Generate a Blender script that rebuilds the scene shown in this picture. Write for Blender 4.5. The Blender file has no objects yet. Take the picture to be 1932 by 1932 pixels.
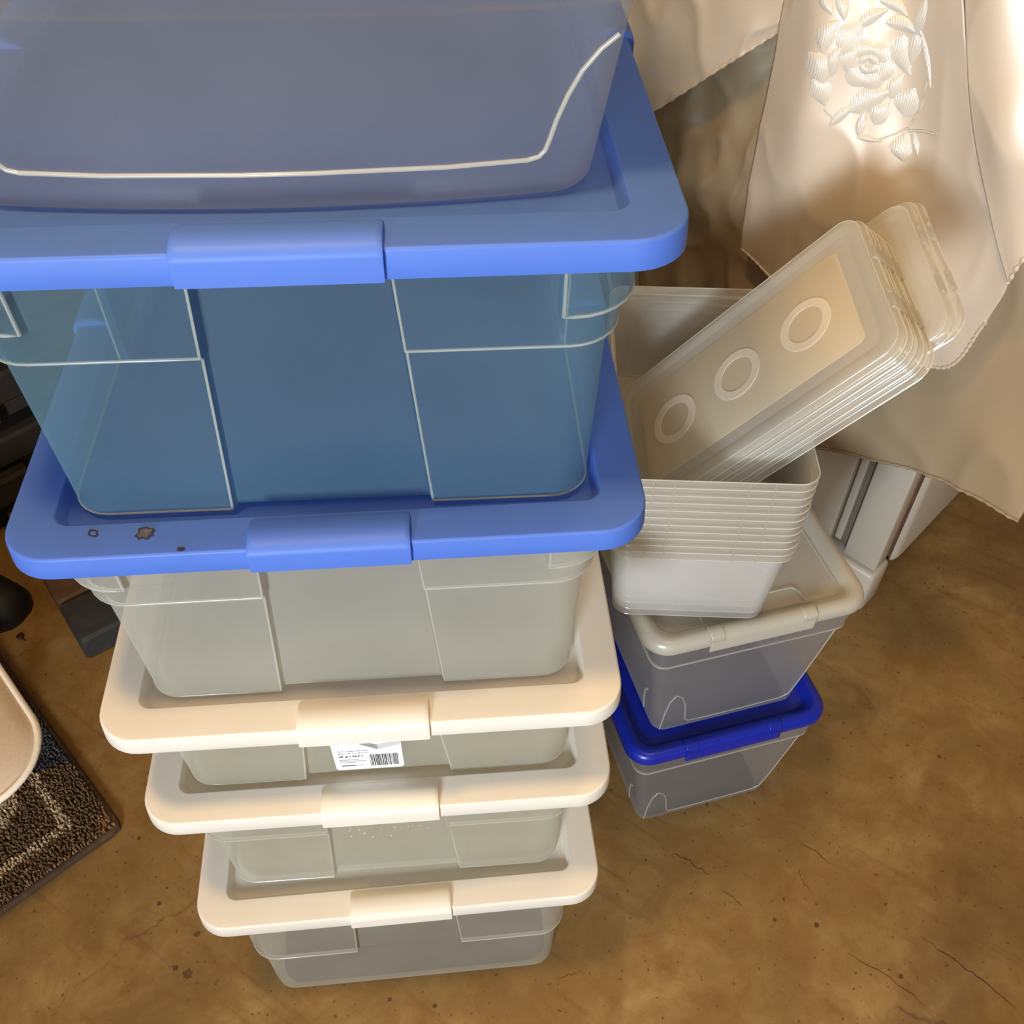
import bpy, bmesh, math, random
from mathutils import Vector, Matrix
from mathutils.bvhtree import BVHTree
from mathutils import noise as mnoise

random.seed(7)
scene = bpy.context.scene
C = bpy.context.collection

# ------------------------------------------------------------------ camera
F_PX, CEN = 1892.0, 966.0
CAM = Vector((0.0804, -0.4272, 1.3277))
_p, _y, _r = (math.radians(a) for a in (46.901, 4.884, 0.698))
FW = Vector((math.sin(_y) * math.cos(_p), math.cos(_y) * math.cos(_p), -math.sin(_p)))
_r0 = Vector((math.cos(_y), -math.sin(_y), 0))
_u0 = _r0.cross(FW)
RT = _r0 * math.cos(_r) + _u0 * math.sin(_r)
UP = _u0 * math.cos(_r) - _r0 * math.sin(_r)
cam_d = bpy.data.cameras.new('camera')
cam_d.sensor_width = 36.0
cam_d.lens = F_PX / 1932.0 * 36.0
cam_d.clip_start = 0.02
cam = bpy.data.objects.new('camera', cam_d)
cam.matrix_world = Matrix(((RT.x, UP.x, -FW.x, CAM.x), (RT.y, UP.y, -FW.y, CAM.y), (RT.z, UP.z, -FW.z, CAM.z), (0, 0, 0, 1)))
C.objects.link(cam)
scene.camera = cam

# room axes: the room stands about 39 degrees turned against the tote stack
TH = math.radians(39.5)
E1 = Vector((math.cos(TH), math.sin(TH), 0))
E2 = Vector((-math.sin(TH), math.cos(TH), 0))


def room(a, b, z=0.0):
    return E1 * a + E2 * b + Vector((0, 0, z))


# ------------------------------------------------------------------ world, lamps, exposure
w = bpy.data.worlds.new('world')
scene.world = w
w.use_nodes = True
w.node_tree.nodes['Background'].inputs[0].default_value = (1.0, 0.80, 0.60, 1)
w.node_tree.nodes['Background'].inputs[1].default_value = 0.05


def area_light(name, loc, target, size, power, col, size_y=None):
    d = bpy.data.lights.new(name, 'AREA')
    d.energy = power
    d.color = col
    d.size = size
    if size_y:
        d.shape = 'RECTANGLE'
        d.size_y = size_y
    o = bpy.data.objects.new(name, d)
    o.location = loc
    o.rotation_euler = (Vector(target) - Vector(loc)).to_track_quat('-Z', 'Y').to_euler()
    C.objects.link(o)
    return o


WARM = (1.0, 0.63, 0.24)
COOL = (0.82, 0.92, 1.0)
area_light('overhead_warm_light', (-0.25, -0.20, 2.25), (-0.25, -0.20, 0), 0.17, 16.5, WARM)
area_light('overhead_warm_light', (0.50, 0.08, 2.25), (0.50, 0.08, 0), 0.17, 4.2, WARM)  # unseen second lamp, placed here to brighten the cloths
COOL_POS = room(-1.64, -1.12, 1.12)
area_light('cool_front_light', COOL_POS, COOL_POS + E1, 0.40, 68, COOL, 0.5)  # cool light from an unseen source at the front left

vs = scene.view_settings
vs.view_transform = 'Standard'
vs.look = 'None'
vs.exposure = 0.0
vs.gamma = 1.0
vs.use_curve_mapping = False
scene.cycles.transparent_max_bounces = 48
scene.cycles.max_bounces = 14
scene.cycles.diffuse_bounces = 6
scene.cycles.transmission_bounces = 10
scene.cycles.caustics_reflective = False
scene.cycles.caustics_refractive = False


# ------------------------------------------------------------------ helpers
def ray(px, py):
    return (FW + RT * ((px - CEN) / F_PX) - UP * ((py - CEN) / F_PX)).normalized()


def at_z(px, py, z):
    d = ray(px, py)
    return CAM + d * ((z - CAM.z) / d.z)


def at_plane(px, py, p0, n):
    d = ray(px, py)
    return CAM + d * ((p0 - CAM).dot(n) / d.dot(n))


def lin(r, g, b):
    f = lambda c: (c / 255 / 12.92) if c / 255 <= 0.04045 else ((c / 255 + 0.055) / 1.055) ** 2.4
    return (f(r), f(g), f(b), 1)


def mesh_obj(name, bm, mat=None, parent=None, smooth=40):
    if smooth is not None:
        bmesh.ops.recalc_face_normals(bm, faces=bm.faces)
    me = bpy.data.meshes.new(name)
    bm.to_mesh(me)
    bm.free()
    if mat:
        me.materials.append(mat)
    if smooth:
        for p in me.polygons:
            p.use_smooth = True
        me.set_sharp_from_angle(angle=math.radians(smooth))
    o = bpy.data.objects.new(name, me)
    C.objects.link(o)
    if parent:
        o.parent = parent
    return o


def tag(o, label, cat, group=None):
    o['label'] = label
    o['category'] = cat
    if group:
        o['group'] = group
    return o


def thing(name, label, cat, loc=(0, 0, 0), rotz=0.0, group=None):
    o = bpy.data.objects.new(name, None)
    o.empty_display_size = 0.05
    o.location = loc
    o.rotation_euler = (0, 0, rotz)
    C.objects.link(o)
    return tag(o, label, cat, group)


def struct(o):
    o['kind'] = 'structure'
    return o


def add_box(bm, x0, x1, y0, y1, z0, z1, M=None, bev=0.0):
    t = bmesh.new()
    bmesh.ops.create_cube(t, size=1)
    for v in t.verts:
        v.co = Vector(((x0 + x1) / 2 + v.co.x * (x1 - x0), (y0 + y1) / 2 + v.co.y * (y1 - y0), (z0 + z1) / 2 + v.co.z * (z1 - z0)))
    if bev:
        bmesh.ops.bevel(t, geom=t.edges[:], offset=bev, segments=2, affect='EDGES', profile=0.5)
    vm = {}
    for v in t.verts:
        vm[v] = bm.verts.new(M @ v.co if M else v.co)
    for f in t.faces:
        bm.faces.new([vm[v] for v in f.verts])
    t.free()


def add_tube(bm, pts, rad, n=6, closed=False):
    pts = [Vector(p) for p in pts]
    rings = []
    N = len(pts)
    prev = None
    for i, p in enumerate(pts):
        a = pts[(i - 1) % N] if (closed or i > 0) else p
        b = pts[(i + 1) % N] if (closed or i < N - 1) else p
        t = (b - a)
        t = t.normalized() if t.length > 1e-9 else Vector((0, 0, 1))
        if prev is None:
            s = t.cross(Vector((0, 0, 1)))
            if s.length < 0.2:
                s = t.cross(Vector((1, 0, 0)))
        else:
            s = prev - t * prev.dot(t)
        s.normalize()
        prev = s
        q = t.cross(s)
        r = rad(i / (N - 1)) if callable(rad) else rad
        rings.append([bm.verts.new(p + s * (math.cos(2 * math.pi * k / n) * r) + q * (math.sin(2 * math.pi * k / n) * r)) for k in range(n)])
    for i in range(N if closed else N - 1):
        A, B = rings[i], rings[(i + 1) % N]
        for k in range(n):
            bm.faces.new((A[k], A[(k + 1) % n], B[(k + 1) % n], B[k]))
    if not closed:
        bm.faces.new(rings[0][::-1])
        bm.faces.new(rings[-1])


def loop_rect(hx, hy, r, seg=8, wallx=1, wally=1):
    """rounded rectangle, counter-clockwise from the front-left end of the front wall"""
    pts = []
    r = max(r, 1e-4)

    def wall(a, b, n):
        for i in range(n):
            t = i / n
            pts.append((a[0] + (b[0] - a[0]) * t, a[1] + (b[1] - a[1]) * t))

    def arc(cx, cy, a0):
        for i in range(seg):
            a = a0 + math.pi / 2 * i / seg
            pts.append((cx + r * math.cos(a), cy + r * math.sin(a)))

    ix, iy = hx - r, hy - r
    wall((-ix, -hy), (ix, -hy), wallx)
    arc(ix, -iy, -math.pi / 2)
    wall((hx, -iy), (hx, iy), wally)
    arc(ix, iy, 0)
    wall((ix, hy), (-ix, hy), wallx)
    arc(-ix, iy, math.pi / 2)
    wall((-hx, iy), (-hx, -iy), wally)
    arc(-ix, -iy, math.pi)
    return pts


def loft(bm, rings, cap0=False, cap1=False):
    vr = [[bm.verts.new(p) for p in ring] for ring in rings]
    n = len(vr[0])
    for A, B in zip(vr, vr[1:]):
        for k in range(n):
            bm.faces.new((A[k], A[(k + 1) % n], B[(k + 1) % n], B[k]))
    if cap0:
        bm.faces.new(vr[0][::-1])
    if cap1:
        bm.faces.new(vr[-1])
    return vr


def solidify(o, t, offset=-1):
    m = o.modifiers.new('thickness', 'SOLIDIFY')
    m.thickness = t
    m.offset = offset
    return o


def wn(o):
    m = o.modifiers.new('flat_faces', 'WEIGHTED_NORMAL')
    m.keep_sharp = True
    m.weight = 90
    return o


# ------------------------------------------------------------------ materials
def new_mat(name):
    m = bpy.data.materials.new(name)
    m.use_nodes = True
    nt = m.node_tree
    for n in list(nt.nodes):
        nt.nodes.remove(n)
    out = nt.nodes.new('ShaderNodeOutputMaterial')
    return m, nt, out


def N(nt, typ, **kw):
    n = nt.nodes.new(typ)
    for k, v in kw.items():
        if k.startswith('i_'):
            n.inputs[k[2:].replace('_', ' ')].default_value = v
        else:
            setattr(n, k, v)
    return n


def ramp(nt, stops):
    r = nt.nodes.new('ShaderNodeValToRGB')
    cr = r.color_ramp
    while len(cr.elements) < len(stops):
        cr.elements.new(0.5)
    for e, (p, c) in zip(cr.elements, stops):
        e.position = p
        e.color = c
    return r


def plastic(name, col, rough=0.45, var=0.05, bump=0.02, sss=0.0):
    m, nt, out = new_mat(name)
    b = N(nt, 'ShaderNodeBsdfPrincipled')
    tc = N(nt, 'ShaderNodeTexCoord')
    nz = N(nt, 'ShaderNodeTexNoise')
    nz.inputs['Scale'].default_value = 14
    nz.inputs['Detail'].default_value = 5
    nt.links.new(tc.outputs['Object'], nz.inputs['Vector'])
    c2 = tuple(min(1, c * (1 + var)) for c in col[:3]) + (1,)
    c1 = tuple(c * (1 - var) for c in col[:3]) + (1,)
    r = ramp(nt, [(0.3, c1), (0.7, c2)])
    nt.links.new(nz.outputs['Fac'], r.inputs['Fac'])
    nt.links.new(r.outputs['Color'], b.inputs['Base Color'])
    b.inputs['Roughness'].default_value = rough
    n2 = N(nt, 'ShaderNodeTexNoise')
    n2.inputs['Scale'].default_value = 700
    nt.links.new(tc.outputs['Object'], n2.inputs['Vector'])
    bp = N(nt, 'ShaderNodeBump')
    bp.inputs['Strength'].default_value = bump * 4
    bp.inputs['Distance'].default_value = 0.0006
    nt.links.new(n2.outputs['Fac'], bp.inputs['Height'])
    nt.links.new(bp.outputs['Normal'], b.inputs['Normal'])
    if sss:
        t = N(nt, 'ShaderNodeBsdfTranslucent')
        nt.links.new(r.outputs['Color'], t.inputs['Color'])
        mx = N(nt, 'ShaderNodeMixShader')
        mx.inputs[0].default_value = sss
        nt.links.new(b.outputs['BSDF'], mx.inputs[1])
        nt.links.new(t.outputs[0], mx.inputs[2])
        nt.links.new(mx.outputs[0], out.inputs['Surface'])
    else:
        nt.links.new(b.outputs['BSDF'], out.inputs['Surface'])
    return m


def sheet_plastic(name, col, clear, gloss=0.07, grough=0.25, trans=0.5, tint=(0.97, 0.97, 0.95, 1)):
    """thin translucent sheet: part of the light passes straight, the rest is scattered"""
    m, nt, out = new_mat(name)
    tc = N(nt, 'ShaderNodeTexCoord')
    nz = N(nt, 'ShaderNodeTexNoise')
    nz.inputs['Scale'].default_value = 9
    nz.inputs['Detail'].default_value = 6
    nt.links.new(tc.outputs['Object'], nz.inputs['Vector'])
    mr = N(nt, 'ShaderNodeMapRange')
    mr.inputs['From Min'].default_value = 0.3
    mr.inputs['From Max'].default_value = 0.7
    mr.inputs['To Min'].default_value = max(0, clear - 0.04)
    mr.inputs['To Max'].default_value = min(1, clear + 0.04)
    nt.links.new(nz.outputs['Fac'], mr.inputs['Value'])
    d = N(nt, 'ShaderNodeBsdfDiffuse')
    d.inputs['Color'].default_value = col
    t = N(nt, 'ShaderNodeBsdfTranslucent')
    t.inputs['Color'].default_value = col
    mx = N(nt, 'ShaderNodeMixShader')
    mx.inputs[0].default_value = trans
    nt.links.new(d.outputs[0], mx.inputs[1])
    nt.links.new(t.outputs[0], mx.inputs[2])
    tr = N(nt, 'ShaderNodeBsdfTransparent')
    tr.inputs['Color'].default_value = tint
    m2 = N(nt, 'ShaderNodeMixShader')
    nt.links.new(mr.outputs[0], m2.inputs[0])
    nt.links.new(mx.outputs[0], m2.inputs[1])
    nt.links.new(tr.outputs[0], m2.inputs[2])
    g = N(nt, 'ShaderNodeBsdfGlossy')
    g.inputs['Roughness'].default_value = grough
    g.inputs['Color'].default_value = (1, 1, 1, 1)
    m3 = N(nt, 'ShaderNodeMixShader')
    m3.inputs[0].default_value = gloss
    nt.links.new(m2.outputs[0], m3.inputs[1])
    nt.links.new(g.outputs[0], m3.inputs[2])
    nt.links.new(m3.outputs[0], out.inputs['Surface'])
    return m


M_BLUE = plastic('blue_plastic', lin(98, 142, 234), 0.5, 0.03, sss=0.38)
M_WHITE = plastic('cream_white_plastic', lin(243, 238, 228), 0.5, 0.015, sss=0.2)
M_NAVY = plastic('navy_plastic', lin(6, 34, 160), 0.30, 0.05)
M_FROST = sheet_plastic('frosted_plastic', lin(250, 248, 234), 0.53, trans=0.60, gloss=0.035, tint=(0.96, 0.98, 0.965, 1))
M_FROST_BLUE = sheet_plastic('frosted_bluish_plastic', lin(158, 206, 224), 0.64, trans=0.68, gloss=0.035, tint=(0.88, 0.97, 0.975, 1))
M_FROST_RIB = sheet_plastic('frosted_plastic_rib', lin(240, 240, 230), 0.46, trans=0.5, gloss=0.05)
M_FROST_GREY = sheet_plastic('frosted_grey_plastic', lin(200, 210, 228), 0.69, trans=0.65, gloss=0.035, tint=(0.93, 0.965, 0.985, 1))
M_FROST_SMALL = sheet_plastic('frosted_small_box_plastic', lin(205, 203, 202), 0.50, trans=0.6, gloss=0.05)
M_FROST_LID = sheet_plastic('frosted_lid_plastic', lin(232, 228, 215), 0.32, trans=0.4, grough=0.3)
M_BIN = sheet_plastic('clear_nested_bin_plastic', lin(252, 250, 248), 0.71, gloss=0.08, grough=0.15, trans=0.28, tint=(0.985, 0.985, 0.98, 1))
M_CLEAR = sheet_plastic('clear_bin_plastic', lin(246, 242, 232), 0.60, gloss=0.09, grough=0.12, trans=0.38, tint=(0.985, 0.985, 0.975, 1))
M_CLEAR_LIP = sheet_plastic('clear_bin_lip_plastic', lin(250, 246, 236), 0.62, gloss=0.14, grough=0.12, trans=0.5)
M_RING = sheet_plastic('textured_ring_plastic', lin(250, 240, 222), 0.20, gloss=0.03, grough=0.5, trans=0.3)
M_FIELD = sheet_plastic('textured_field_plastic', lin(242, 226, 196), 0.40, gloss=0.03, grough=0.5, trans=0.3)


def simple(name, col, rough=0.6, scale=30, var=0.15, bump=0.2, dist=0.002, metallic=0.0, bscale=None):
    m, nt, out = new_mat(name)
    b = N(nt, 'ShaderNodeBsdfPrincipled')
    tc = N(nt, 'ShaderNodeTexCoord')
    nz = N(nt, 'ShaderNodeTexNoise')
    nz.inputs['Scale'].default_value = scale
    nz.inputs['Detail'].default_value = 8
    nt.links.new(tc.outputs['Object'], nz.inputs['Vector'])
    r = ramp(nt, [(0.3, tuple(c * (1 - var) for c in col[:3]) + (1,)), (0.7, tuple(min(1, c * (1 + var)) for c in col[:3]) + (1,))])
    nt.links.new(nz.outputs['Fac'], r.inputs['Fac'])
    nt.links.new(r.outputs['Color'], b.inputs['Base Color'])
    b.inputs['Roughness'].default_value = rough
    b.inputs['Metallic'].default_value = metallic
    bp = N(nt, 'ShaderNodeBump')
    bp.inputs['Strength'].default_value = bump
    bp.inputs['Distance'].default_value = dist
    if bscale:
        n2 = N(nt, 'ShaderNodeTexNoise')
        n2.inputs['Scale'].default_value = bscale
        n2.inputs['Detail'].default_value = 6
        nt.links.new(tc.outputs['Object'], n2.inputs['Vector'])
        nt.links.new(n2.outputs['Fac'], bp.inputs['Height'])
    else:
        nt.links.new(nz.outputs['Fac'], bp.inputs['Height'])
    nt.links.new(bp.outputs['Normal'], b.inputs['Normal'])
    nt.links.new(b.outputs['BSDF'], out.inputs['Surface'])
    return m


def concrete():
    m, nt, out = new_mat('stained_concrete')
    b = N(nt, 'ShaderNodeBsdfPrincipled')
    tc = N(nt, 'ShaderNodeTexCoord')
    mp = N(nt, 'ShaderNodeMapping')
    nt.links.new(tc.outputs['Object'], mp.inputs['Vector'])
    V = mp.outputs['Vector']

    def noise(scale, detail, rough=0.6, dist=0.0):
        n = N(nt, 'ShaderNodeTexNoise')
        n.inputs['Scale'].default_value = scale
        n.inputs['Detail'].default_value = detail
        n.inputs['Roughness'].default_value = rough
        n.inputs['Distortion'].default_value = dist
        nt.links.new(V, n.inputs['Vector'])
        return n

    def mixc(fac, a, c, mode='MIX'):
        x = N(nt, 'ShaderNodeMix')
        x.data_type = 'RGBA'
        x.blend_type = mode
        if hasattr(fac, 'links') or not isinstance(fac, (int, float)):
            nt.links.new(fac, x.inputs[0])
        else:
            x.inputs[0].default_value = fac
        for s, i in ((a, 6), (c, 7)):
            if isinstance(s, tuple):
                x.inputs[i].default_value = s
            else:
                nt.links.new(s, x.inputs[i])
        return x.outputs[2]

    n1 = noise(5.0, 12, 0.68, 0.5)
    r1 = ramp(nt, [(0.30, lin(114, 90, 48)), (0.50, lin(142, 113, 64)), (0.72, lin(172, 142, 90))])
    nt.links.new(n1.outputs['Fac'], r1.inputs['Fac'])
    n2 = noise(17, 8, 0.7, 0.6)
    r2 = ramp(nt, [(0.35, (0, 0, 0, 1)), (0.75, (1, 1, 1, 1))])
    nt.links.new(n2.outputs['Fac'], r2.inputs['Fac'])
    c = mixc(r2.outputs['Color'], r1.outputs['Color'], lin(122, 84, 38))
    # blotchy dark patina
    n3 = noise(2.2, 7, 0.6, 1.0)
    r3 = ramp(nt, [(0.50, (0, 0, 0, 1)), (0.72, (0.55, 0.55, 0.55, 1))])
    nt.links.new(n3.outputs['Fac'], r3.inputs['Fac'])
    c = mixc(r3.outputs['Color'], c, lin(84, 58, 26))
    # fine specks
    n4 = noise(120, 3, 0.5)
    r4 = ramp(nt, [(0.655, (0, 0, 0, 1)), (0.72, (0.75, 0.75, 0.75, 1))])
    nt.links.new(n4.outputs['Fac'], r4.inputs['Fac'])
    c = mixc(r4.outputs['Color'], c, lin(70, 48, 30))
    # long scratches along one direction
    mp2 = N(nt, 'ShaderNodeMapping')
    mp2.vector_type = 'TEXTURE'
    mp2.inputs['Rotation'].default_value = (0, 0, math.radians(-38))
    mp2.inputs['Scale'].default_value = (0.7, 0.045, 1)
    nt.links.new(tc.outputs['Object'], mp2.inputs['Vector'])
    n5 = N(nt, 'ShaderNodeTexNoise')
    n5.inputs['Scale'].default_value = 2.6
    n5.inputs['Detail'].default_value = 5
    nt.links.new(mp2.outputs['Vector'], n5.inputs['Vector'])
    r5 = ramp(nt, [(0.60, (0, 0, 0, 1)), (0.72, (0.5, 0.5, 0.5, 1))])
    nt.links.new(n5.outputs['Fac'], r5.inputs['Fac'])
    c = mixc(r5.outputs['Color'], c, lin(104, 70, 34))
    # hairline cracks
    vo = N(nt, 'ShaderNodeTexVoronoi')
    vo.feature = 'DISTANCE_TO_EDGE'
    vo.inputs['Scale'].default_value = 1.7
    nd = noise(6, 5)
    ad = N(nt, 'ShaderNodeVectorMath')
    ad.operation = 'MULTIPLY_ADD'
    ad.inputs[1].default_value = (0.25, 0.25, 0)
    nt.links.new(nd.outputs['Color'], ad.inputs[0])
    nt.links.new(V, ad.inputs[2])
    nt.links.new(ad.outputs[0], vo.inputs['Vector'])
    r6 = ramp(nt, [(0.0, (0.7, 0.7, 0.7, 1)), (0.006, (0, 0, 0, 1))])
    nt.links.new(vo.outputs['Distance'], r6.inputs['Fac'])
    gate = ramp(nt, [(0.52, (0, 0, 0, 1)), (0.60, (1, 1, 1, 1))])
    nt.links.new(n3.outputs['Fac'], gate.inputs['Fac'])
    mm = N(nt, 'ShaderNodeMath')
    mm.operation = 'MULTIPLY'
    nt.links.new(r6.outputs['Color'], mm.inputs[0])
    nt.links.new(gate.outputs['Color'], mm.inputs[1])
    c = mixc(mm.outputs[0], c, lin(80, 54, 32))
    nt.links.new(c, b.inputs['Base Color'])
    b.inputs['Roughness'].default_value = 0.62
    bp = N(nt, 'ShaderNodeBump')
    bp.inputs['Strength'].default_value = 0.25
    bp.inputs['Distance'].default_value = 0.002
    nt.links.new(n2.outputs['Fac'], bp.inputs['Height'])
    nt.links.new(bp.outputs['Normal'], b.inputs['Normal'])
    nt.links.new(b.outputs['BSDF'], out.inputs['Surface'])
    return m


def satin(name, col, rough=0.38, spec=0.10):
    m, nt, out = new_mat(name)
    tc = N(nt, 'ShaderNodeTexCoord')
    d = N(nt, 'ShaderNodeBsdfDiffuse')
    d.inputs['Color'].default_value = col
    g = N(nt, 'ShaderNodeBsdfGlossy')
    g.inputs['Roughness'].default_value = rough
    g.inputs['Color'].default_value = (1, 0.97, 0.93, 1)
    wv = N(nt, 'ShaderNodeTexNoise')
    wv.inputs['Scale'].default_value = 900
    nt.links.new(tc.outputs['Object'], wv.inputs['Vector'])
    bp = N(nt, 'ShaderNodeBump')
    bp.inputs['Strength'].default_value = 0.12
    bp.inputs['Distance'].default_value = 0.0005
    nt.links.new(wv.outputs['Fac'], bp.inputs['Height'])
    t = N(nt, 'ShaderNodeBsdfTranslucent')
    t.inputs['Color'].default_value = col
    m0 = N(nt, 'ShaderNodeMixShader')
    m0.inputs[0].default_value = 0.15
    nt.links.new(d.outputs[0], m0.inputs[1])
    nt.links.new(t.outputs[0], m0.inputs[2])
    mx = N(nt, 'ShaderNodeMixShader')
    mx.inputs[0].default_value = spec
    nt.links.new(m0.outputs[0], mx.inputs[1])
    nt.links.new(g.outputs[0], mx.inputs[2])
    nt.links.new(bp.outputs['Normal'], d.inputs['Normal'])
    nt.links.new(bp.outputs['Normal'], g.inputs['Normal'])
    nt.links.new(mx.outputs[0], out.inputs['Surface'])
    return m


M_FLOOR = concrete()
M_WALL = simple('painted_block_wall', lin(170, 150, 125), 0.8, 6, 0.08, 0.3)
M_CEIL = simple('ceiling_paint', lin(200, 190, 175), 0.85, 5, 0.05, 0.1)
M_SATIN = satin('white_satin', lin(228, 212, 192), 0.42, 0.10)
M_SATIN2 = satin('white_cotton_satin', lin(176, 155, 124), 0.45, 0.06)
M_EMB = satin('embroidery_thread', lin(240, 234, 222), 0.32, 0.16)
_nt = M_EMB.node_tree
_wv = N(_nt, 'ShaderNodeTexWave')
_wv.inputs['Scale'].default_value = 160
_wv.inputs['Distortion'].default_value = 1.5
_nt.links.new([n for n in _nt.nodes if n.type == 'TEX_COORD'][0].outputs['Object'], _wv.inputs['Vector'])
_bp = [n for n in _nt.nodes if n.type == 'BUMP'][0]
_bp.inputs['Strength'].default_value = 0.6
_nt.links.new(_wv.outputs['Fac'], _bp.inputs['Height'])
M_APPL = simple('white_enamel', lin(196, 187, 172), 0.35, 4, 0.03, 0.02)
M_GASKET = simple('grey_gasket_rubber', lin(120, 110, 98), 0.6, 20, 0.1, 0.1)
M_BLACK = simple('black_rubber', lin(10, 10, 10), 0.6, 20, 0.3, 0.1)
M_BRICK_DK = simple('slate_dark_brick', lin(52, 54, 56), 0.75, 40, 0.3, 0.6, 0.003)
M_BRICK_BR = simple('brown_brick', lin(92, 66, 48), 0.8, 40, 0.3, 0.6, 0.003)
M_BRICK_SOOT = simple('soot_black_brick', lin(34, 30, 26), 0.8, 30, 0.4, 0.6, 0.004)
M_MORTAR = simple('dark_mortar', lin(60, 50, 40), 0.9, 60, 0.2, 0.5)
M_SEAT = simple('beige_seat_fabric', lin(205, 188, 170), 0.85, 250, 0.06, 0.3, 0.0006)
M_PIPING = simple('white_piping', lin(240, 236, 226), 0.6, 60, 0.03, 0.1)
M_WOOD = simple('dark_wood', lin(70, 45, 28), 0.5, 12, 0.25, 0.2)
M_PAPER = simple('sticker_paper', lin(248, 248, 246), 0.4, 10, 0.01, 0.0)
M_INK = simple('black_ink', lin(25, 25, 25), 0.5, 10, 0.05, 0.0)
M_INK_GREY = simple('grey_ink', lin(150, 150, 150), 0.5, 10, 0.05, 0.0)
M_INK_PALE = simple('pale_grey_ink', lin(205, 205, 207), 0.5, 10, 0.03, 0.0)
M_STAIN = simple('dried_glue_stain', lin(92, 92, 108), 0.6, 200, 0.35, 0.3)
M_STAIN_RIM = simple('brown_dried_rim', lin(56, 44, 44), 0.6, 200, 0.3, 0.3)
M_LEAF = simple('dry_leaf', lin(58, 26, 16), 0.7, 60, 0.3, 0.2)

# ------------------------------------------------------------------ the room
A0, A1, B0, B1, HZ = -1.75, 1.75, -2.3, 1.75, 2.35


def quad_slab(name, pts, thick, mat):
    bm = bmesh.new()
    vs_ = [bm.verts.new(p) for p in pts]
    f = bm.faces.new(vs_)
    n = (Vector(pts[1]) - Vector(pts[0])).cross(Vector(pts[2]) - Vector(pts[0])).normalized()
    r = bmesh.ops.extrude_face_region(bm, geom=[f])
    for v in [g for g in r['geom'] if isinstance(g, bmesh.types.BMVert)]:
        v.co += n * thick
    return struct(mesh_obj(name, bm, mat, None, 30))


FLOOR = quad_slab('floor', [room(A0, B0), room(A0, B1), room(A1, B1), room(A1, B0)], 0.08, M_FLOOR)
quad_slab('ceiling', [room(A0, B0, HZ), room(A1, B0, HZ), room(A1, B1, HZ), room(A0, B1, HZ)], 0.08, M_CEIL)
quad_slab('wall_back', [room(A1, B1), room(A0, B1), room(A0, B1, HZ), room(A1, B1, HZ)], -0.08, M_WALL)
quad_slab('wall_right', [room(A1, B0), room(A1, B1), room(A1, B1, HZ), room(A1, B0, HZ)], -0.08, M_WALL)
quad_slab('wall_left', [room(A0, B1), room(A0, B0), room(A0, B0, HZ), room(A0, B1, HZ)], -0.08, M_WALL)
quad_slab('wall_front', [room(A0, B0), room(A1, B0), room(A1, B0, HZ), room(A0, B0, HZ)], -0.08, M_WALL)
# unseen frame, added around the cool light on the left wall
bm = bmesh.new()
MW = Matrix.Translation(room(A0, -1.12, 1.12)) @ Matrix(((E1.x, E2.x, 0, 0), (E1.y, E2.y, 0, 0), (0, 0, 1, 0), (0, 0, 0, 1)))
for (a, b, c, d) in ((-0.27, 0.27, 0.26, 0.32), (-0.27, 0.27, -0.32, -0.26), (-0.27, -0.21, -0.26, 0.26), (0.21, 0.27, -0.26, 0.26)):
    add_box(bm, 0.0, 0.06, a, b, c, d, MW, 0.004)
struct(mesh_obj('cool_light_frame', bm, M_APPL))


# ------------------------------------------------------------------ storage totes
LID_L, LID_W, LID_R = 0.427, 0.582, 0.034


def lid_mesh(L, W, R, rim, recess=0.010, ledge=0.030, mat=None, parent=None, name='lid'):
    """lid centred at origin, flat top at z=0, rim hanging down"""
    bm = bmesh.new()
    hx, hy = L / 2, W / 2
    prof = [(0.0, -rim), (0.0006, -rim * 0.45), (0.0010, -0.0022), (0.0016, -0.0008), (0.0030, 0.0),
            (ledge, 0.0), (ledge + 0.0014, -0.0008), (ledge + 0.0050, -recess + 0.0010), (ledge + 0.0070, -recess)]
    rings = []
    for off, z in prof:
        r = max(R - off * 0.75, 0.012)
        rings.append([(x, y, z) for x, y in loop_rect(hx - off, hy - off, r, 9, 2, 2)])
    loft(bm, rings, False, True)
    o = mesh_obj(name, bm, mat, parent, 50)
    solidify(o, 0.0022)
    wn(o)
    return o


def tab_mesh(half, mat, parent, loc, rot, rim=0.0172, name='tab'):
    """raised grip moulded over the lid edge; local +y points to the lid centre"""
    prof = [(0.030, -0.0005), (0.026, 0.0012), (0.021, 0.0042), (0.015, 0.0058), (0.008, 0.0058), (0.002, 0.0042), (-0.0022, 0.0012), (-0.0035, -0.003), (-0.0035, -rim), (0.0005, -rim)]
    bm = bmesh.new()
    xs = [(-half, 0.86), (-half + 0.0015, 0.97), (-half + 0.004, 1.0), (half - 0.004, 1.0), (half - 0.0015, 0.97), (half, 0.86)]
    rings = []
    for x, s in xs:
        rings.append([bm.verts.new((x, 0.012 + (y - 0.012) * (0.9 + 0.1 * s), -0.004 + (z + 0.004) * (s if z > -0.004 else 1))) for y, z in prof])
    for A, B in zip(rings, rings[1:]):
        for k in range(len(prof) - 1):
            bm.faces.new((A[k], A[k + 1], B[k + 1], B[k]))
    bm.faces.new(rings[0])
    bm.faces.new(rings[-1][::-1])
    o = mesh_obj(name, bm, mat, parent, 45)
    o.location = loc
    o.rotation_euler = (0, 0, rot)
    wn(o)
    return o


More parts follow.
